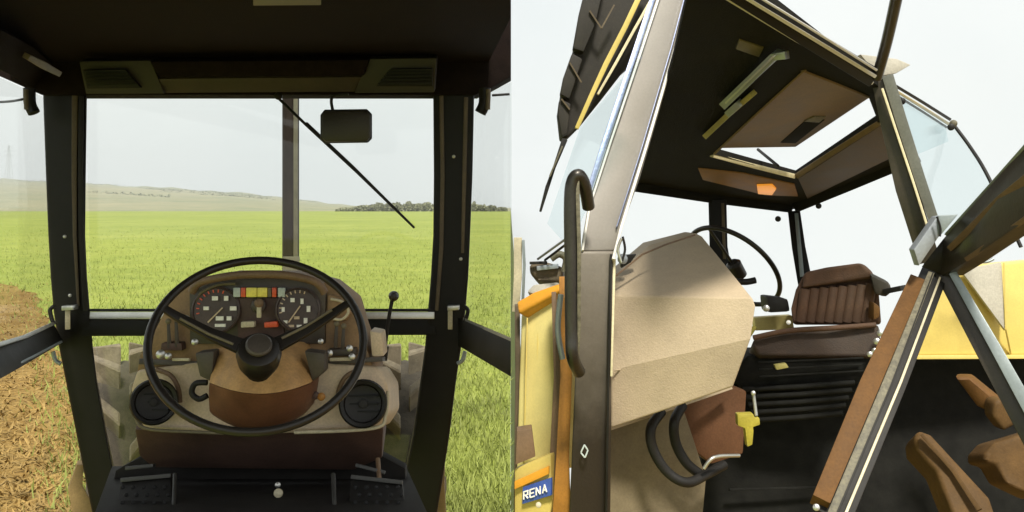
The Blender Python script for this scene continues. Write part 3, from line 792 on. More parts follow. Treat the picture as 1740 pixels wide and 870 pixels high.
# floor, pedals
fl = slab('cab_floor', [P(150, 900, 1.9), P(740, 900, 1.9), P(690, 792, 2.9), P(190, 792, 2.9)], 0.08, 'floor_black', A)
SD('front_wall', [(196, 800), (250, 770), (640, 770), (688, 796), (690, 840), (190, 840)], 2.62, 0.05, 'floor_black', fl)
for pts_, y in (([(204, 812), (290, 804), (292, 880), (196, 890)], 0), ([(596, 806), (684, 816), (692, 890), (592, 882)], 1)):
    p_ = SL('pedal', [(x, yy, 2.32 if yy < 850 else 2.2) for x, yy in pts_], 0.03, 'rubber', A, bev=.006)
    a, b = (pts_[0], pts_[1])
    RB('pedal_edge', [(a[0], a[1] + 4, 2.30, 7), (b[0], b[1] + 4, 2.30, 7)], 0.012, 'pedal_grey', p_)
    for i in range(5):
        for j in range(4):
            x = pts_[3][0] + 12 + i * 18 + (j % 2) * 6; yy = 828 + j * 13
            KN('pedal_stud', x, yy, 2.262 - (yy - 830) * .0022, 3.6, 'vent_dark', p_)
    RB('pedal_bar', [(a[0] + 8, a[1] - 16, 2.36, 6), (b[0] - 30, b[1] - 13, 2.36, 6)], 0.02, 'rod_dark', p_)
TB('pedal_rod', [(297, 806, 2.3), (294, 890, 2.15)], 3.5, 'rod_dark', A); TB('pedal_rod', [(566, 806, 2.3), (570, 890, 2.15)], 4, 'rod_dark', A)
TB('pedal_rod', [(642, 780, 2.4), (646, 838, 2.3)], 4, 'dash_brown', A)
KN('floor_plug', 473, 838, 2.3, 8, 'cream', fl); KN('floor_plug', 472, 824, 2.35, 5, 'silver', fl)

# ------------------------------------------------------------------ tractor seen through its open door
B = thing('tractor', 'yellow tractor with beige console and open roof hatch, its open door frame jutting out', 'tractor', (1.2, 3.0, 0))
RP = Pl((1180, -30, 1.9), (1490, 150, 2.45), (1085, 318, 3.8))
roofb = slab('cab_roof', [RP(*q) for q in ((1180, -60), (1220, -60), (1492, 146), (1527, 288), (1347, 356), (1083, 320), (1087, 300), (1115, 200), (1144, 100))], 0.025, 'b_headliner', B,
     hole=[RP(*q) for q in ((1213, 262), (1352, 300), (1492, 207), (1476, 165), (1366, 121))])
# skirt below the roof at the far sides
RB('roof_skirt', [(1080, 318, 3.72, 16), (1215, 337, 3.86, 18), (1347, 354, 3.95, 16)], 0.10, 'b_headliner', roofb)
RB('roof_skirt', [(1347, 350, 3.92, 26), (1440, 308, 3.5, 34), (1527, 272, 3.15, 34)], 0.08, 'b_headliner', roofb)
hp = Pl((1228, 250, RP.d(1228, 250) + .05), (1366, 122, RP.d(1366, 122) + .03), (1350, 250, RP.d(1350, 250) + .28))
hatch = slab('roof_hatch', [hp(*q) for q in ((1226, 252), (1366, 121), (1478, 166), (1352, 250))], 0.02, 'b_hatch', roofb)
slab('hatch_recess', [hp(*q, .012) for q in ((1326, 243), (1366, 208), (1402, 204), (1352, 244))], 0.01, 'chassis_black', roofb)
slab('hatch_handle', [hp(*q, .02) for q in ((1366, 207), (1382, 199), (1404, 199), (1392, 209))], 0.012, 'seal_stripe', roofb)
def rline(name, pts_, w, t, m, near=.012):
    return RB(name, [(x, y, RP.d(x, y), w) for x, y in pts_], t, m, roofb, near=near)
rline('hatch_trim', [(1213, 264), (1280, 282), (1352, 300)], 8, .02, 'cream_line')
rline('hatch_trim', [(1352, 300), (1420, 256), (1492, 210)], 9, .02, 'b_hatch')
rline('hatch_trim', [(1213, 262), (1290, 190), (1366, 121)], 4, .02, 'b_hatch')
rline('hatch_trim', [(1366, 121), (1420, 142), (1478, 166)], 4, .02, 'b_hatch')
TB('hatch_stay', [(1288, 254, 3.4), (1322, 282, 3.15)], 2.6, 'rubber', roofb)
slab('rear_liner', [RP(*q, .02) for q in ((1356, 304), (1496, 214), (1516, 268), (1372, 338))], 0.015, 'b_brown', roofb)
slab('front_liner', [RP(*q, .02) for q in ((1186, 287), (1262, 295), (1350, 314), (1356, 334), (1300, 332), (1194, 306))], 0.015, 'b_orange_brown', roofb)
slab('interior_lamp', [RP(*q, .05) for q in ((1286, 316), (1312, 315), (1319, 322), (1312, 332), (1288, 330))], 0.03, 'lens_lit', roofb)
# gutter and seals along the door edge of the roof
rline('roof_gutter', [(1236, -22), (1370, 62), (1488, 134)], 32, .05, 'black_paint', .03)
rline('gutter_line', [(1226, -8), (1356, 70), (1484, 142)], 6, .02, 'bead_white', .045)
rline('gutter_line', [(1240, -20), (1372, 60), (1489, 131)], 6, .02, 'bead_white', .045)
rline('gutter_line', [(1254, -27), (1378, 49), (1491, 120)], 4, .02, 'bead_white', .045)
SL('roof_corner', [(1462, 92, 2.6), (1525, 100, 2.6), (1548, 110, 2.6), (1524, 124, 2.6), (1492, 130, 2.6)], 0.05, 'pale_stone', roofb)
slab('headliner_label', [RP(*q, .01) for q in ((1256, 68), (1298, 82), (1290, 98), (1250, 84))], 0.008, 'plate_olive', roofb)
# interior grab rail and blind cord
rline('roof_rail', [(1226, 182), (1272, 138), (1312, 98), (1334, 94)], 13, .03, 'hinge_grey', .09)
rline('roof_rail_rib', [(1232, 176), (1314, 96)], 3, .01, 'silver', .105)
rline('roof_rail_lower', [(1196, 234), (1235, 197), (1276, 162)], 9, .02, 'brass', .06)
rline('roof_rail_grip', [(1234, 196), (1254, 178)], 11, .02, 'hinge_grey', .075)
# far posts
fp = RB('far_post', [(1219, 340, 3.85, 30), (1221, 420, 3.85, 30), (1236, 500, 3.8, 28)], 0.08, 'pillar_black', B)
RB('post_bead', [(1228, 345, 3.85, 5), (1231, 440, 3.83, 5)], 0.02, 'seal_brown', fp, near=.015)
fp2 = RB('far_post', [(1349, 358, 3.9, 20), (1357, 420, 3.85, 22), (1368, 480, 3.8, 24)], 0.08, 'pillar_black', B)
RB('post_bead', [(1353, 362, 3.9, 6), (1363, 470, 3.82, 7)], 0.02, 'grey_blue', fp2, near=.015)
KN('window_catch', 1322, 372, 3.8, 5, 'rubber', fp2); KN('window_catch', 1391, 350, 3.6, 5, 'rubber', fp2)
# rear door post
bp_ = RB('rear_post', [(1490, 128, 2.44, 20), (1508, 200, 2.44, 26), (1540, 320, 2.42, 34), (1580, 445, 2.40, 34)], 0.08, 'door_dark', B)
RB('post_face', [(1508, 128, 2.44, 18), (1530, 200, 2.44, 18), (1562, 300, 2.42, 17), (1594, 396, 2.40, 16)], 0.06, 'post_grey', bp_, near=.02)
RB('post_line', [(1499, 150, 2.44, 4), (1522, 220, 2.44, 4), (1552, 310, 2.42, 4), (1582, 404, 2.40, 4)], 0.02, 'cream_line', bp_, near=.03)
TB('roof_stay', [(1490, 132, 2.35), (1508, 66, 2.25), (1528, -25, 2.1)], 9.5, 'door_dark', B)
# rear quarter window
qp = Pl((1520, 150, 2.5), (1618, 210, 3.0), (1592, 390, 2.5))
qw = slab('quarter_window', [qp(*q) for q in ((1524, 158), (1614, 208), (1680, 296), (1700, 340), (1640, 400), (1596, 396))], 0.006, 'window_tint', B, bev=0)
slab('window_pane', [qp(*q, -.05) for q in ((1530, 168), (1606, 215), (1612, 240), (1560, 262))], 0.006, 'window_tint', qw, bev=0)
for off, m, w in ((0, 'rubber', 5), (7, 'cream_line', 5), (13, 'rubber', 4)):
    RB('window_gutter', [(1522 - off * .3, 146 + off, qp.d(1522, 146), w), (1570 - off * .4, 175 + off, qp.d(1570, 175), w), (1616 - off * .5, 204 + off, qp.d(1616, 204), w)], 0.015, m, qw, near=.01 + off * .0005)
KN('window_hinge', 1620, 210, 2.9, 6.5, 'seal_stripe', qw); KN('window_hinge', 1616, 216, 2.88, 6, 'rubber', qw); KN('window_hinge', 1533, 172, 2.5, 6, 'rubber', qw)
TB('window_edge', [(1622, 214, 2.95), (1650, 252, 2.9), (1680, 302, 2.8), (1735, 420, 2.7)], 3, 'rubber', qw)
# fender
fd = slab('rear_fender', [P(1540, 606, 2.95), P(1590, 470, 2.95), P(1640, 452, 2.98), P(1990, 420, 3.05), P(1990, 604, 3.0)], 0.12, 'yellow_paint', B, bev=.012, seg=3)
slab('fender_window', [P(1632, 458, 2.93), P(1702, 446, 2.95), P(1709, 562, 2.93)], 0.012, 'pale_stone', fd, bev=.002)
RB('fender_lip', [(1542, 607, 2.93, 7), (1990, 605, 2.98, 7)], 0.05, 'yellow_paint', fd)
RB('fender_fold', [(1706, 446, 2.94, 3), (1709, 560, 2.925, 3), (1718, 604, 2.96, 3)], 0.01, 'yellow_paint', fd)
TB('fender_wire', [(1640, 438, 2.8), (1656, 444, 2.8), (1676, 445, 2.8), (1688, 440, 2.8)], 2.4, 'grey_blue', fd)
TB('fender_hook', [(1672, 420, 2.8), (1680, 426, 2.8), (1682, 438, 2.8)], 3, 'rubber', fd)
# dark underbody behind everything low on the right
und = slab('underbody', [P(1180, 900, 3.1), P(1205, 650, 3.25), P(1256, 604, 3.3), P(2050, 604, 3.12), P(2050, 900, 3.0)], 0.12, 'chassis_black', B, bev=.01)
for k, (y, x0, x1) in enumerate(((664, 1290, 1462), (676, 1270, 1455), (828, 1240, 1390))):
    RB('frame_rib', [(x0, y + 4, 3.05, 4), (x1, y, 3.05, 4)], 0.02, 'chassis_black', und)
c1 = SL('linkage_arm', [(1553, 744, 2.6), (1561, 731, 2.6), (1582, 738, 2.6), (1682, 846, 2.5), (1700, 900, 2.45), (1630, 900, 2.45), (1590, 800, 2.55), (1556, 764, 2.6)], 0.10, 'tan_cast', B, bev=.014, seg=3)
RB('arm_ridge', [(1566, 738, 2.58, 6), (1620, 800, 2.53, 7), (1664, 866, 2.46, 9)], 0.02, 'tan_cast', c1, near=.012)
c2 = SL('lift_arm', [(1622, 640, 2.75), (1648, 640, 2.75), (1700, 682, 2.7), (1690, 706, 2.7), (1660, 690, 2.75)], 0.06, 'post_orange_brown', B, bev=.01)
SL('arm_joint', [(1690, 682, 2.66), (1706, 678, 2.66), (1728, 700, 2.66), (1728, 722, 2.66), (1706, 734, 2.66), (1688, 710, 2.66)], 0.06, 'tan_cast', c2, bev=.014, seg=3)
SL('gearbox_casting', [(1672, 772, 2.6), (1690, 752, 2.6), (1770, 728, 2.6), (1770, 850, 2.55), (1740, 836, 2.55), (1712, 822, 2.55), (1694, 792, 2.58), (1674, 788, 2.6)], 0.12, 'tan_cast', B, bev=.016, seg=3)
# open door: top beam, seals, lower post and stay
dbm = SL('open_door', [(1572, 452, 2.2), (1604, 404, 2.2), (1770, 214, 1.75), (1770, 356, 1.75), (1640, 446, 2.1), (1600, 470, 2.2)], 0.05, 'door_dark', B, bev=.006)
RB('door_beam_fold', [(1612, 424, 2.17, 10), (1700, 340, 1.94, 16), (1770, 284, 1.74, 18)], 0.01, 'dash_brown', dbm, near=.012)
RB('door_beam_edge', [(1606, 400, 2.19, 5), (1690, 306, 1.96, 5), (1770, 216, 1.745, 6)], 0.02, 'grey_blue', dbm, near=.012)
RB('door_beam_edge', [(1640, 442, 2.1, 8), (1700, 402, 1.95, 9), (1770, 352, 1.745, 9)], 0.01, 'dash_brown', dbm, near=.012)
SL('hinge_plate', [(1553, 424, 2.14), (1592, 368, 2.14), (1604, 366, 2.14), (1600, 396, 2.14), (1562, 452, 2.14)], 0.03, 'hinge_grey', dbm)
SL('hinge_plate', [(1594, 366, 2.13), (1628, 364, 2.12), (1610, 386, 2.12), (1598, 400, 2.13)], 0.02, 'grey_blue', dbm)
TB('hinge_line', [(1592, 368, 2.12), (1598, 388, 2.12), (1597, 402, 2.12)], 1.8, 'rubber', dbm)
dpo = RB('door_post', [(1560, 470, 2.2, 24), (1479, 650, 2.0, 32), (1396, 848, 1.85, 30)], 0.05, 'post_orange_brown', dbm)
RB('door_seal_black', [(1592, 454, 2.21, 42), (1512, 650, 2.01, 52), (1416, 880, 1.84, 56)], 0.04, 'rubber', dbm, near=-.012)
RB('door_seal', [(1583, 462, 2.2, 10), (1508, 650, 2.0, 15), (1411, 880, 1.83, 15)], 0.02, 'seal_stripe', dbm, near=.006)
RB('door_seal_line', [(1598, 470, 2.2, 3.5), (1531, 648, 2.0, 4.5), (1434, 880, 1.83, 5)], 0.02, 'cream', dbm, near=.008)
RB('door_seal_ridge', [(1586, 462, 2.2, 2), (1516, 650, 2.0, 2.5), (1419, 880, 1.83, 3)], 0.02, 'rubber', dbm, near=.012)
KN('bolt', 1387, 862, 1.8, 6, 'silver', dbm)
RB('door_rail', [(1600, 458, 2.2, 26), (1674, 596, 2.1, 30), (1770, 775, 2.0, 34)], 0.05, 'door_dark', dbm)
RB('door_rail_face', [(1618, 462, 2.18, 12), (1690, 588, 2.08, 17), (1775, 742, 1.98, 22)], 0.03, 'grey_blue', dbm, near=.012)
# console panel, folded in flat facets
k10, k11, k12, k4 = (1094, 503, 2.46), (1068, 622, 2.43), (1040, 502, 2.50), (1279, 506, 2.74)
pu, pb_, pl_ = Pl(k12, k10, (1182, 396, 2.86)), Pl(k10, k4, k11), Pl(k12, k10, k11)
k4 = (1279, 506, pu.d(1279, 506)); pb_ = Pl(k10, k4, k11)
k6 = (1276, 576, pb_.d(1276, 576)); k13 = (1038, 632, pl_.d(1038, 632)); pw = Pl(k11, k6, (1246, 658, k6[2] + .03))
CV = [(x, y, pu.d(x, y)) for x, y in ((1042, 470), (1104, 416), (1182, 396), (1194, 402))] + [k4, (1284, 520, pb_.d(1284, 520)), k6] + \
     [(x, y, pw.d(x, y)) for x, y in ((1246, 658), (1140, 694), (1038, 728))] + [k10, k11, k12, (1038, 632, pw.d(1038, 632))]
con = facet('console', CV, [(0, 1, 2, 3, 4, 10, 12), (12, 10, 11, 13), (10, 4, 5, 6, 11), (11, 6, 7, 8, 9, 13)], 'console_beige', B, 0.16, .007)
RB('panel_seam', [(1042, 472, 2.49, 3), (1092, 432, 2.575, 3), (1130, 416, 2.63, 3), (1182, 399, 2.71, 3)], 0.006, 'dash_brown', con, near=.012)
RB('console_lip', [(1038, 727, 2.49, 8), (1140, 693, 2.65, 8), (1244, 657, 2.79, 8)], 0.02, 'console_beige', con, near=.008)
RB('console_crease', [(1044, 628, 2.44, 2), (1160, 632, 2.58, 2), (1252, 626, 2.76, 2)], 0.004, 'console_beige', con, near=.014)
KN('console_clip', 1058, 440, 2.55, 9, 'hinge_grey', con)
SL('console_catch', [(1054, 434, 2.6), (1082, 432, 2.6), (1072, 446, 2.6), (1056, 456, 2.6)], 0.03, 'rubber', con)
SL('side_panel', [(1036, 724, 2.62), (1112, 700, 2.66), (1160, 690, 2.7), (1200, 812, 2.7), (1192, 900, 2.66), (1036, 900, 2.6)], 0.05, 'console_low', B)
SL('column_cover', [(1150, 684, 2.82), (1246, 656, 2.86), (1270, 664, 2.86), (1264, 772, 2.86), (1210, 790, 2.84), (1172, 760, 2.82)], 0.08, 'column_brown', B, bev=.012)
TB('grab_handle', [(1124, 700, 2.56), (1106, 728, 2.5), (1110, 764, 2.5), (1134, 802, 2.5), (1168, 820, 2.5), (1204, 804, 2.55), (1230, 790, 2.6)], 8.5, 'rubber', B, seg=12)
TB('grab_handle', [(1160, 690, 2.60), (1146, 716, 2.54), (1148, 752, 2.54), (1166, 786, 2.54), (1190, 806, 2.55)], 8.5, 'rubber', B, seg=12)
TB('control_lever', [(1196, 796, 2.5), (1214, 777, 2.5), (1256, 774, 2.55)], 3.2, 'silver', B)
ky = SD('valve_lever', [(1253, 704), (1280, 703), (1284, 712), (1291, 710), (1292, 722), (1280, 726), (1281, 732), (1279, 756), (1270, 760), (1266, 728), (1254, 724)], 2.55, 0.03, 'key_yellow', B, bev=.004)
TB('valve_rod', [(1280, 668, 2.58), (1285, 706, 2.57)], 3, 'silver', ky); KN('valve_tip', 1280, 668, 2.57, 4, 'silver', ky)
# steering wheel beyond the console
sbw = bpy.data.objects.new('steering_wheel', None); COL.objects.link(sbw); sbw.parent = B
sc_ = P(1248, 452, 3.4); sbw.location = sc_ - ORIG[B.name]; ORIG[sbw.name] = sc_.copy()
ring = []
th = math.radians(36)
for k in range(64):
    a = 2 * math.pi * k / 64; ca, sa = 89 * math.cos(a), 48 * math.sin(a)
    x = 1248 + ca * math.cos(th) - sa * math.sin(th); y = 452 + ca * math.sin(th) + sa * math.cos(th)
    ring.append(P(x, y, 3.4 + 0.17 * math.sin(a)))
tube('wheel_rim', ring, 0.0095, 'wheel_black', sbw, 10, True)
tube('wheel_spoke', [sc_, ring[10]], 0.006, 'wheel_black', sbw, 8); tube('wheel_spoke', [sc_, ring[38]], 0.006, 'wheel_black', sbw, 8)
lathe('wheel_hub', sc_, Vector((-.5, -.4, .8)), [(0.03, -.05), (0.03, .01), (0.02, .02), (0, .02)], 'wheel_black', sbw, 18)
TB('column_stalk', [(1250, 478, 3.2), (1268, 479, 3.2), (1284, 476, 3.2)], 5.5, 'rubber', B)
# driver's seat
st = bpy.data.objects.new('driver_seat', None); COL.objects.link(st); st.parent = B
s0 = P(1410, 600, 3.1); st.location = s0 - ORIG[B.name]; ORIG[st.name] = s0.copy()
SL('backrest', [(1347, 552, 3.12), (1344, 524, 3.12), (1352, 492, 3.14), (1368, 462, 3.16), (1404, 454, 3.12), (1464, 446, 3.06), (1478, 456, 3.06), (1494, 500, 3.04), (1498, 552, 3.04)], 0.18, 'seat_brown', st, bev=.04, seg=5)
SL('head_roll', [(1366, 464, 3.12), (1404, 456, 3.08), (1462, 447, 3.02), (1478, 458, 3.02), (1484, 472, 3.02), (1430, 480, 3.05), (1362, 490, 3.10)], 0.10, 'seat_brown', st, bev=.028, seg=5)
for k in range(8):
    x = 1364 + k * 15.5
    TB('backrest_pleat', [(x + 5 + k * .4, 492 - k * 1.3, 3.115 - k * .01), (x + 1, 520, 3.108 - k * .01), (x - 3, 546, 3.112 - k * .01)], 9.5, 'seat_brown', st)
SL('seat_cushion', [(1278, 592, 3.0), (1280, 576, 3.0), (1300, 566, 3.02), (1400, 558, 3.0), (1494, 550, 2.96), (1500, 600, 2.94), (1484, 606, 2.94), (1290, 604, 2.98)], 0.34, 'seat_cushion', st, bev=.045, seg=5)
TB('cushion_piping', [(1280, 574, 2.985), (1340, 562, 2.98), (1420, 557, 2.965), (1488, 552, 2.95)], 4.5, 'seat_brown', st)
SL('seat_arm', [(1478, 466, 2.98), (1510, 482, 2.96), (1516, 494, 2.96), (1506, 506, 2.96), (1486, 500, 2.98)], 0.08, 'seat_dark', st, bev=.014)
SL('seat_bolster', [(1484, 512, 2.96), (1498, 522, 2.96), (1496, 540, 2.96), (1484, 546, 2.96)], 0.05, 'post_orange_brown', st, bev=.012)
SL('seat_pedestal', [(1252, 622, 3.02), (1270, 604, 3.02), (1486, 602, 2.96), (1476, 640, 2.96), (1460, 652, 2.96), (1262, 664, 3.02), (1246, 646, 3.02)], 0.25, 'chassis_black', st, bev=.012)
SL('seat_glint', [(1316, 620, 2.93), (1336, 617, 2.93), (1341, 625, 2.93), (1320, 629, 2.93)], .02, 'brass', st, bev=.004)  # yellow glint on the seat base, put in as a small coloured plate
TB('control_bar', [(1258, 602, 2.9), (1268, 578, 2.92), (1282, 556, 2.95)], 4, 'key_yellow', st)
SL('control_box', [(1303, 504, 3.16), (1340, 508, 3.16), (1344, 530, 3.16), (1306, 532, 3.16)], 0.1, 'rubber', st, bev=.012)
SD('rear_strip', [(1282, 540), (1346, 536), (1350, 560), (1284, 562)], 3.3, 0.04, 'yellow_pale', st)
for k in range(5):
    TB('bellows_rib', [(1262 + k * 5, 662 + k * 13, 3.0), (1360, 657 + k * 13, 2.96), (1452 - k * 5, 650 + k * 13, 2.94)], 4.5, 'chassis_black', st)
for k in range(3):
    RB('seat_rail', [(1290, 640 - k * 12, 2.95, 3), (1468, 630 - k * 11, 2.93, 3)], .012, 'chassis_black', st)
KN('switch_knob', 1302, 524, 3.1, 6, 'silver', st); KN('switch_knob', 1340, 548, 3.1, 4, 'mark_white', st)
RB('rear_lever', [(1500, 496, 2.96, 9), (1530, 490, 2.9, 9)], 0.03, 'rubber', st)
for x, y, r in ((1496, 566, 6), (1490, 580, 6), (1486, 596, 5), (1478, 602, 5)): KN('seat_bolt', x, y, 2.9, r, 'silver', st)
# front door post: bright upper section, lower section with shade painted in towards the foot
def post(name, rows_, t, m, parent, bev=.008):
    bm = bmesh.new(); rings = []
    for y, xl, xr, d in rows_:
        a, b = P(xl, y, d), P(xr, y, d + .02); tv = Vector((a.x + b.x, a.y + b.y, 0)).normalized() * t
        rings.append([bm.verts.new(v) for v in (a, b, b + tv, a + tv)])
    for r, s in zip(rings, rings[1:]):
        for k in range(4): bm.faces.new((r[k], r[(k + 1) % 4], s[(k + 1) % 4], s[k]))
    bm.faces.new(rings[0][::-1]); bm.faces.new(rings[-1])
    return finish(name, bm, parent, m, True, bev, 3)
up = post('front_post', [(-40, 1122, 1184, 2.62), (100, 1080, 1145, 2.53), (200, 1047, 1117, 2.47), (300, 1014, 1088, 2.40), (345, 1000, 1072, 2.365), (400, 990, 1052, 2.33), (427, 987, 1046, 2.32)], .07, 'post_paint', B)
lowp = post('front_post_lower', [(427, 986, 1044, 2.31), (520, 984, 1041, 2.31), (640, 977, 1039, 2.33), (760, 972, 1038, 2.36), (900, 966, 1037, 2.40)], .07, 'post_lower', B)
pd = lambda y: 2.32 + (427 - y) * .00063
def pline(name, pts_, t, m, near):
    RB(name, [(x, y, pd(y), w) for x, y, w in pts_], t, m, up, near=near)
pline('post_seam', [(1118, -30, 9), (1082, 80, 10), (1028, 240, 10), (996, 338, 8)], .02, 'post_blue', .012)
pline('post_bead', [(1128, -30, 4), (1092, 80, 4), (1038, 240, 4), (1002, 350, 4), (990, 425, 4)], .02, 'bead_white', .016)
pline('post_bead', [(1176, -30, 5), (1148, 80, 5), (1098, 250, 5), (1056, 385, 5), (1042, 440, 5)], .03, 'bead_white', .010)
pline('post_line', [(1170, -30, 2), (1141, 80, 2), (1091, 250, 2), (1048, 385, 2)], .02, 'post_blue', .008)
RB('post_seal', [(1039, 432, 2.32, 5), (1036, 520, 2.32, 4), (1033, 700, 2.345, 4), (1030, 890, 2.40, 4)], .015, 'rubber', lowp, near=.008)
RB('post_bead', [(1044, 440, 2.34, 5), (1041, 560, 2.33, 4), (1039, 640, 2.34, 4)], .015, 'cream_line', lowp, near=.012)
TB('door_catch', [(1056, 405, 2.3), (1050, 424, 2.3), (1056, 446, 2.3)], 2.6, 'silver', lowp); TB('door_catch', [(1058, 402, 2.3), (1062, 424, 2.3), (1056, 446, 2.3)], 2.2, 'rubber', lowp)
# lozenge emblem on the lower post
em = [(993, 756), (999, 765), (994, 778), (987, 769)]
for (a, b), (c, e) in zip(em, em[1:] + em[:1]):
    RB('emblem', [(a, b, 2.35, 2.8), (c, e, 2.35, 2.8)], .006, 'lamp_grey', lowp, near=.006)
# long grab bar ahead of the post
gb = TB('grab_bar', [(1000, 352, 2.26), (994, 318, 2.22), (984, 298, 2.2), (973, 308, 2.2), (969, 345, 2.2), (970, 450, 2.2), (971, 560, 2.2), (973, 606, 2.2), (984, 632, 2.26)], 11, 'bar_metal', B, seg=14)
RB('bar_highlight', [(981, 306, 2.19, 7), (984, 420, 2.19, 7), (984, 560, 2.19, 6), (982, 612, 2.2, 4)], .012, 'seal_stripe', gb, near=0)  # highlight along the bar, put in as a tan strip
# windscreen side pane ahead of the post
slab('front_window', [P(1112, -20, 2.2), P(1000, 340, 2.36), P(965, 420, 2.5), P(930, 380, 2.6), P(986, 216, 2.5), P(1088, 96, 2.3)], 0.006, 'window_tint', B, bev=0)
# engine side: hood panel, trim, badge
hood = SL('hood_panel', [(884, 534, 2.7), (950, 496, 2.62), (956, 640, 2.58), (944, 800, 2.55), (876, 806, 2.66), (880, 660, 2.7)], 0.12, 'yellow_pale', B, bev=.012, seg=3)
for x0, x1 in ((896, 890), (915, 908)):
    RB('hood_crease', [(x0, 540, 2.675, 2.5), (x0 - 3, 660, 2.66, 2.5), (x1, 790, 2.63, 2.5)], .01, 'yellow_paint', hood, near=.012)
SL('hood_top', [(876, 512, 2.68), (908, 496, 2.66), (950, 480, 2.6), (954, 492, 2.58), (920, 512, 2.62), (880, 534, 2.66)], 0.12, 'orange_paint', hood, bev=.012, seg=3)
SL('hood_cap', [(894, 496, 2.7), (905, 482, 2.7), (950, 478, 2.66), (945, 488, 2.64), (908, 499, 2.66)], 0.1, 'pale_stone', hood, bev=.01)
SL('air_filter', [(898, 448, 2.72), (930, 445, 2.72), (956, 452, 2.7), (956, 480, 2.7), (914, 478, 2.7), (900, 466, 2.72)], 0.14, 'seal_brown', hood, bev=.02, seg=3)
RB('filter_band', [(900, 447, 2.69, 5), (930, 446, 2.69, 5)], .02, 'rubber', hood); RB('filter_band', [(912, 456, 2.69, 8), (948, 452, 2.68, 8)], .02, 'hinge_grey', hood)
TB('filter_hose', [(936, 440, 2.68), (950, 432, 2.68), (962, 440, 2.68), (958, 462, 2.68)], 6, 'seal_stripe', hood)
TB('mirror_arm', [(914, 440, 2.7), (964, 404, 2.5)], 2.2, 'hinge_grey', hood); TB('mirror_arm', [(926, 442, 2.7), (966, 412, 2.5)], 2.2, 'rubber', hood)
RB('lamp_post', [(880, 404, 2.9, 14), (880, 470, 2.9, 14), (876, 530, 2.9, 12)], .04, 'cream', hood); RB('lamp_post_edge', [(889, 408, 2.88, 5), (891, 450, 2.88, 5), (888, 520, 2.88, 5)], .03, 'grey_blue', hood)
RB('grille_edge', [(879, 520, 2.72, 9), (880, 640, 2.72, 9), (877, 900, 2.72, 9)], .06, 'seal_brown', hood)
SD('grille_block', [(878, 732), (904, 728), (910, 776), (876, 790)], 2.5, .05, 'dash_brown', hood)
nose = SL('nose_panel', [(873, 796, 2.52), (936, 770, 2.46), (938, 860, 2.46), (930, 900, 2.46), (873, 900, 2.52)], .08, 'yellow_paint', B, bev=.01)
SL('nose_stripe', [(874, 818, 2.50), (932, 792, 2.45), (932, 806, 2.45), (874, 832, 2.50)], .008, 'orange_paint', nose, bev=.002)
bpl = Pl((888, 828, 2.49), (934, 812, 2.44), (888, 856, 2.49))
slab('badge', [bpl(*q) for q in ((888, 828), (936, 812), (936, 842), (887, 857))], .01, 'badge_blue', nose, bev=.002)
# badge lettering, strokes of white enamel
LET = {'R': [[(0, 0), (0, 1), (.7, 1), (.7, .5), (0, .5)], [(.3, .5), (.75, 0)]], 'E': [[(.7, 1), (0, 1), (0, 0), (.7, 0)], [(0, .5), (.55, .5)]],
       'N': [[(0, 0), (0, 1), (.7, 0), (.7, 1)]], 'A': [[(0, 0), (.38, 1), (.76, 0)], [(.15, .35), (.6, .35)]]}
for i, ch in enumerate('RENA'):
    for s_ in LET[ch]:
        pth = []
        for u, v in s_:
            x = 890 + i * 10.6 + u * 9.5; y = 849.5 - (x - 888) * .33 - v * 13
            pth.append((x, y, bpl.d(x, y), 2.3))
        for a, b in zip(pth, pth[1:]): RB('badge_letter', [a, b], .004, 'mark_white', nose, bev=0, near=.006)
KN('nose_bolt', 915, 858, 2.42, 5, 'cream', nose)
RB('hinge_column', [(941, 496, 2.52, 8), (948, 640, 2.5, 14), (938, 900, 2.46, 20)], .04, 'dash_brown', B)
RB('door_jamb', [(958, 470, 2.46, 16), (962, 640, 2.44, 20), (956, 780, 2.42, 22), (954, 900, 2.42, 34)], .05, 'orange_dark', B)
TB('hose', [(953, 500, 2.4), (948, 560, 2.4), (956, 610, 2.4)], 5, 'grey_blue', B)
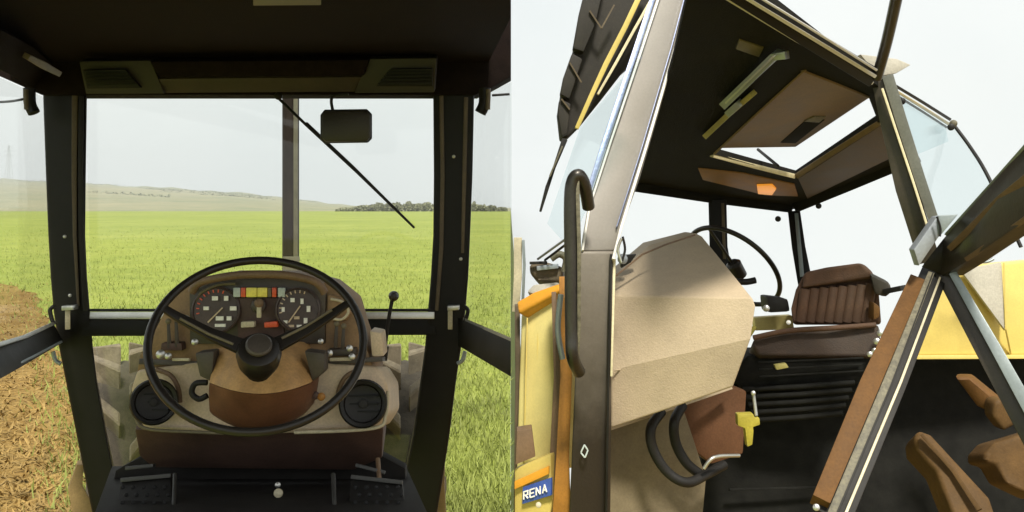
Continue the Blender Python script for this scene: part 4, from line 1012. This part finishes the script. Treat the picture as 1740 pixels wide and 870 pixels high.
# reflection of tread and rim, built as a solid piece ahead of the cab
ty = SD('tyre_reflection', [(1004, -40), (990, 20), (976, 84), (960, 128), (950, 190), (955, 236), (966, 234), (988, 212), (1020, 172), (1062, 118), (1092, 92), (1124, -40)], 2.75, .16, 'tyre_reflection_black', B, bev=.012, seg=3)
for q in ([(1000, -40), (985, 20), (974, 82), (992, 88), (1012, 40), (1030, -40)], [(972, 90), (958, 130), (952, 160), (968, 168), (990, 100)], [(951, 168), (948, 192), (954, 232), (964, 228), (970, 176)]):
    SD('tread_reflection', q, 2.70, .06, 'tyre_reflection_black', ty, bev=.006)
for a, b in (((1002, 18), (1022, 48)), ((1022, 48), (1044, 8)), ((968, 106), (988, 140)), ((954, 168), (968, 186))):
    RB('groove_reflection', [(*a, 2.69, 2.6), (*b, 2.69, 2.6)], .01, 'seal_brown', ty, bev=0)
RB('rim_reflection', [(1098, -30, 2.68, 9), (1062, 46, 2.68, 9), (1030, 108, 2.68, 9), (1004, 164, 2.68, 8), (980, 218, 2.68, 7)], .03, 'yellow_paint', ty)
RB('rim_reflection', [(1112, -10, 2.69, 5), (1078, 50, 2.69, 5), (1046, 108, 2.69, 5), (1016, 160, 2.69, 4)], .02, 'cream_line', ty)
RB('wiper_arm', [(960, 236, 2.7, 10), (942, 284, 2.7, 5), (930, 318, 2.7, 7), (918, 360, 2.7, 4)], .02, 'rubber', B)
RB('wiper_spring', [(956, 248, 2.68, 3), (934, 300, 2.68, 3)], .01, 'seal_stripe', B)

# ------------------------------------------------------------------ the air: thin haze over the field
bm = bmesh.new(); bmesh.ops.create_cube(bm, size=1.0)
hz = bpy.data.materials.new('haze_air'); hz.use_nodes = True; hn = hz.node_tree; hn.nodes.clear()
ho = hn.nodes.new('ShaderNodeOutputMaterial'); hv = hn.nodes.new('ShaderNodeVolumePrincipled')
hv.inputs['Color'].default_value = (0.93, 0.96, 1.0, 1); hv.inputs['Density'].default_value = 0.00022; hv.inputs['Anisotropy'].default_value = 0.2
hn.links.new(hv.outputs[0], ho.inputs['Volume'])
lo_, hi_ = Vector((-4700, -70, -560)), Vector((130, 2680, 140))
for v in bm.verts: v.co = Vector([(hi_[k] - lo_[k]) * v.co[k] + (lo_[k] + hi_[k]) / 2 for k in range(3)])
me = bpy.data.meshes.new('haze'); bm.to_mesh(me); bm.free()
struct(link('haze', me, Vector((0, 0, 0)), None, hz), 'stuff', 'thin pale haze lying over the far field and hills', 'haze')
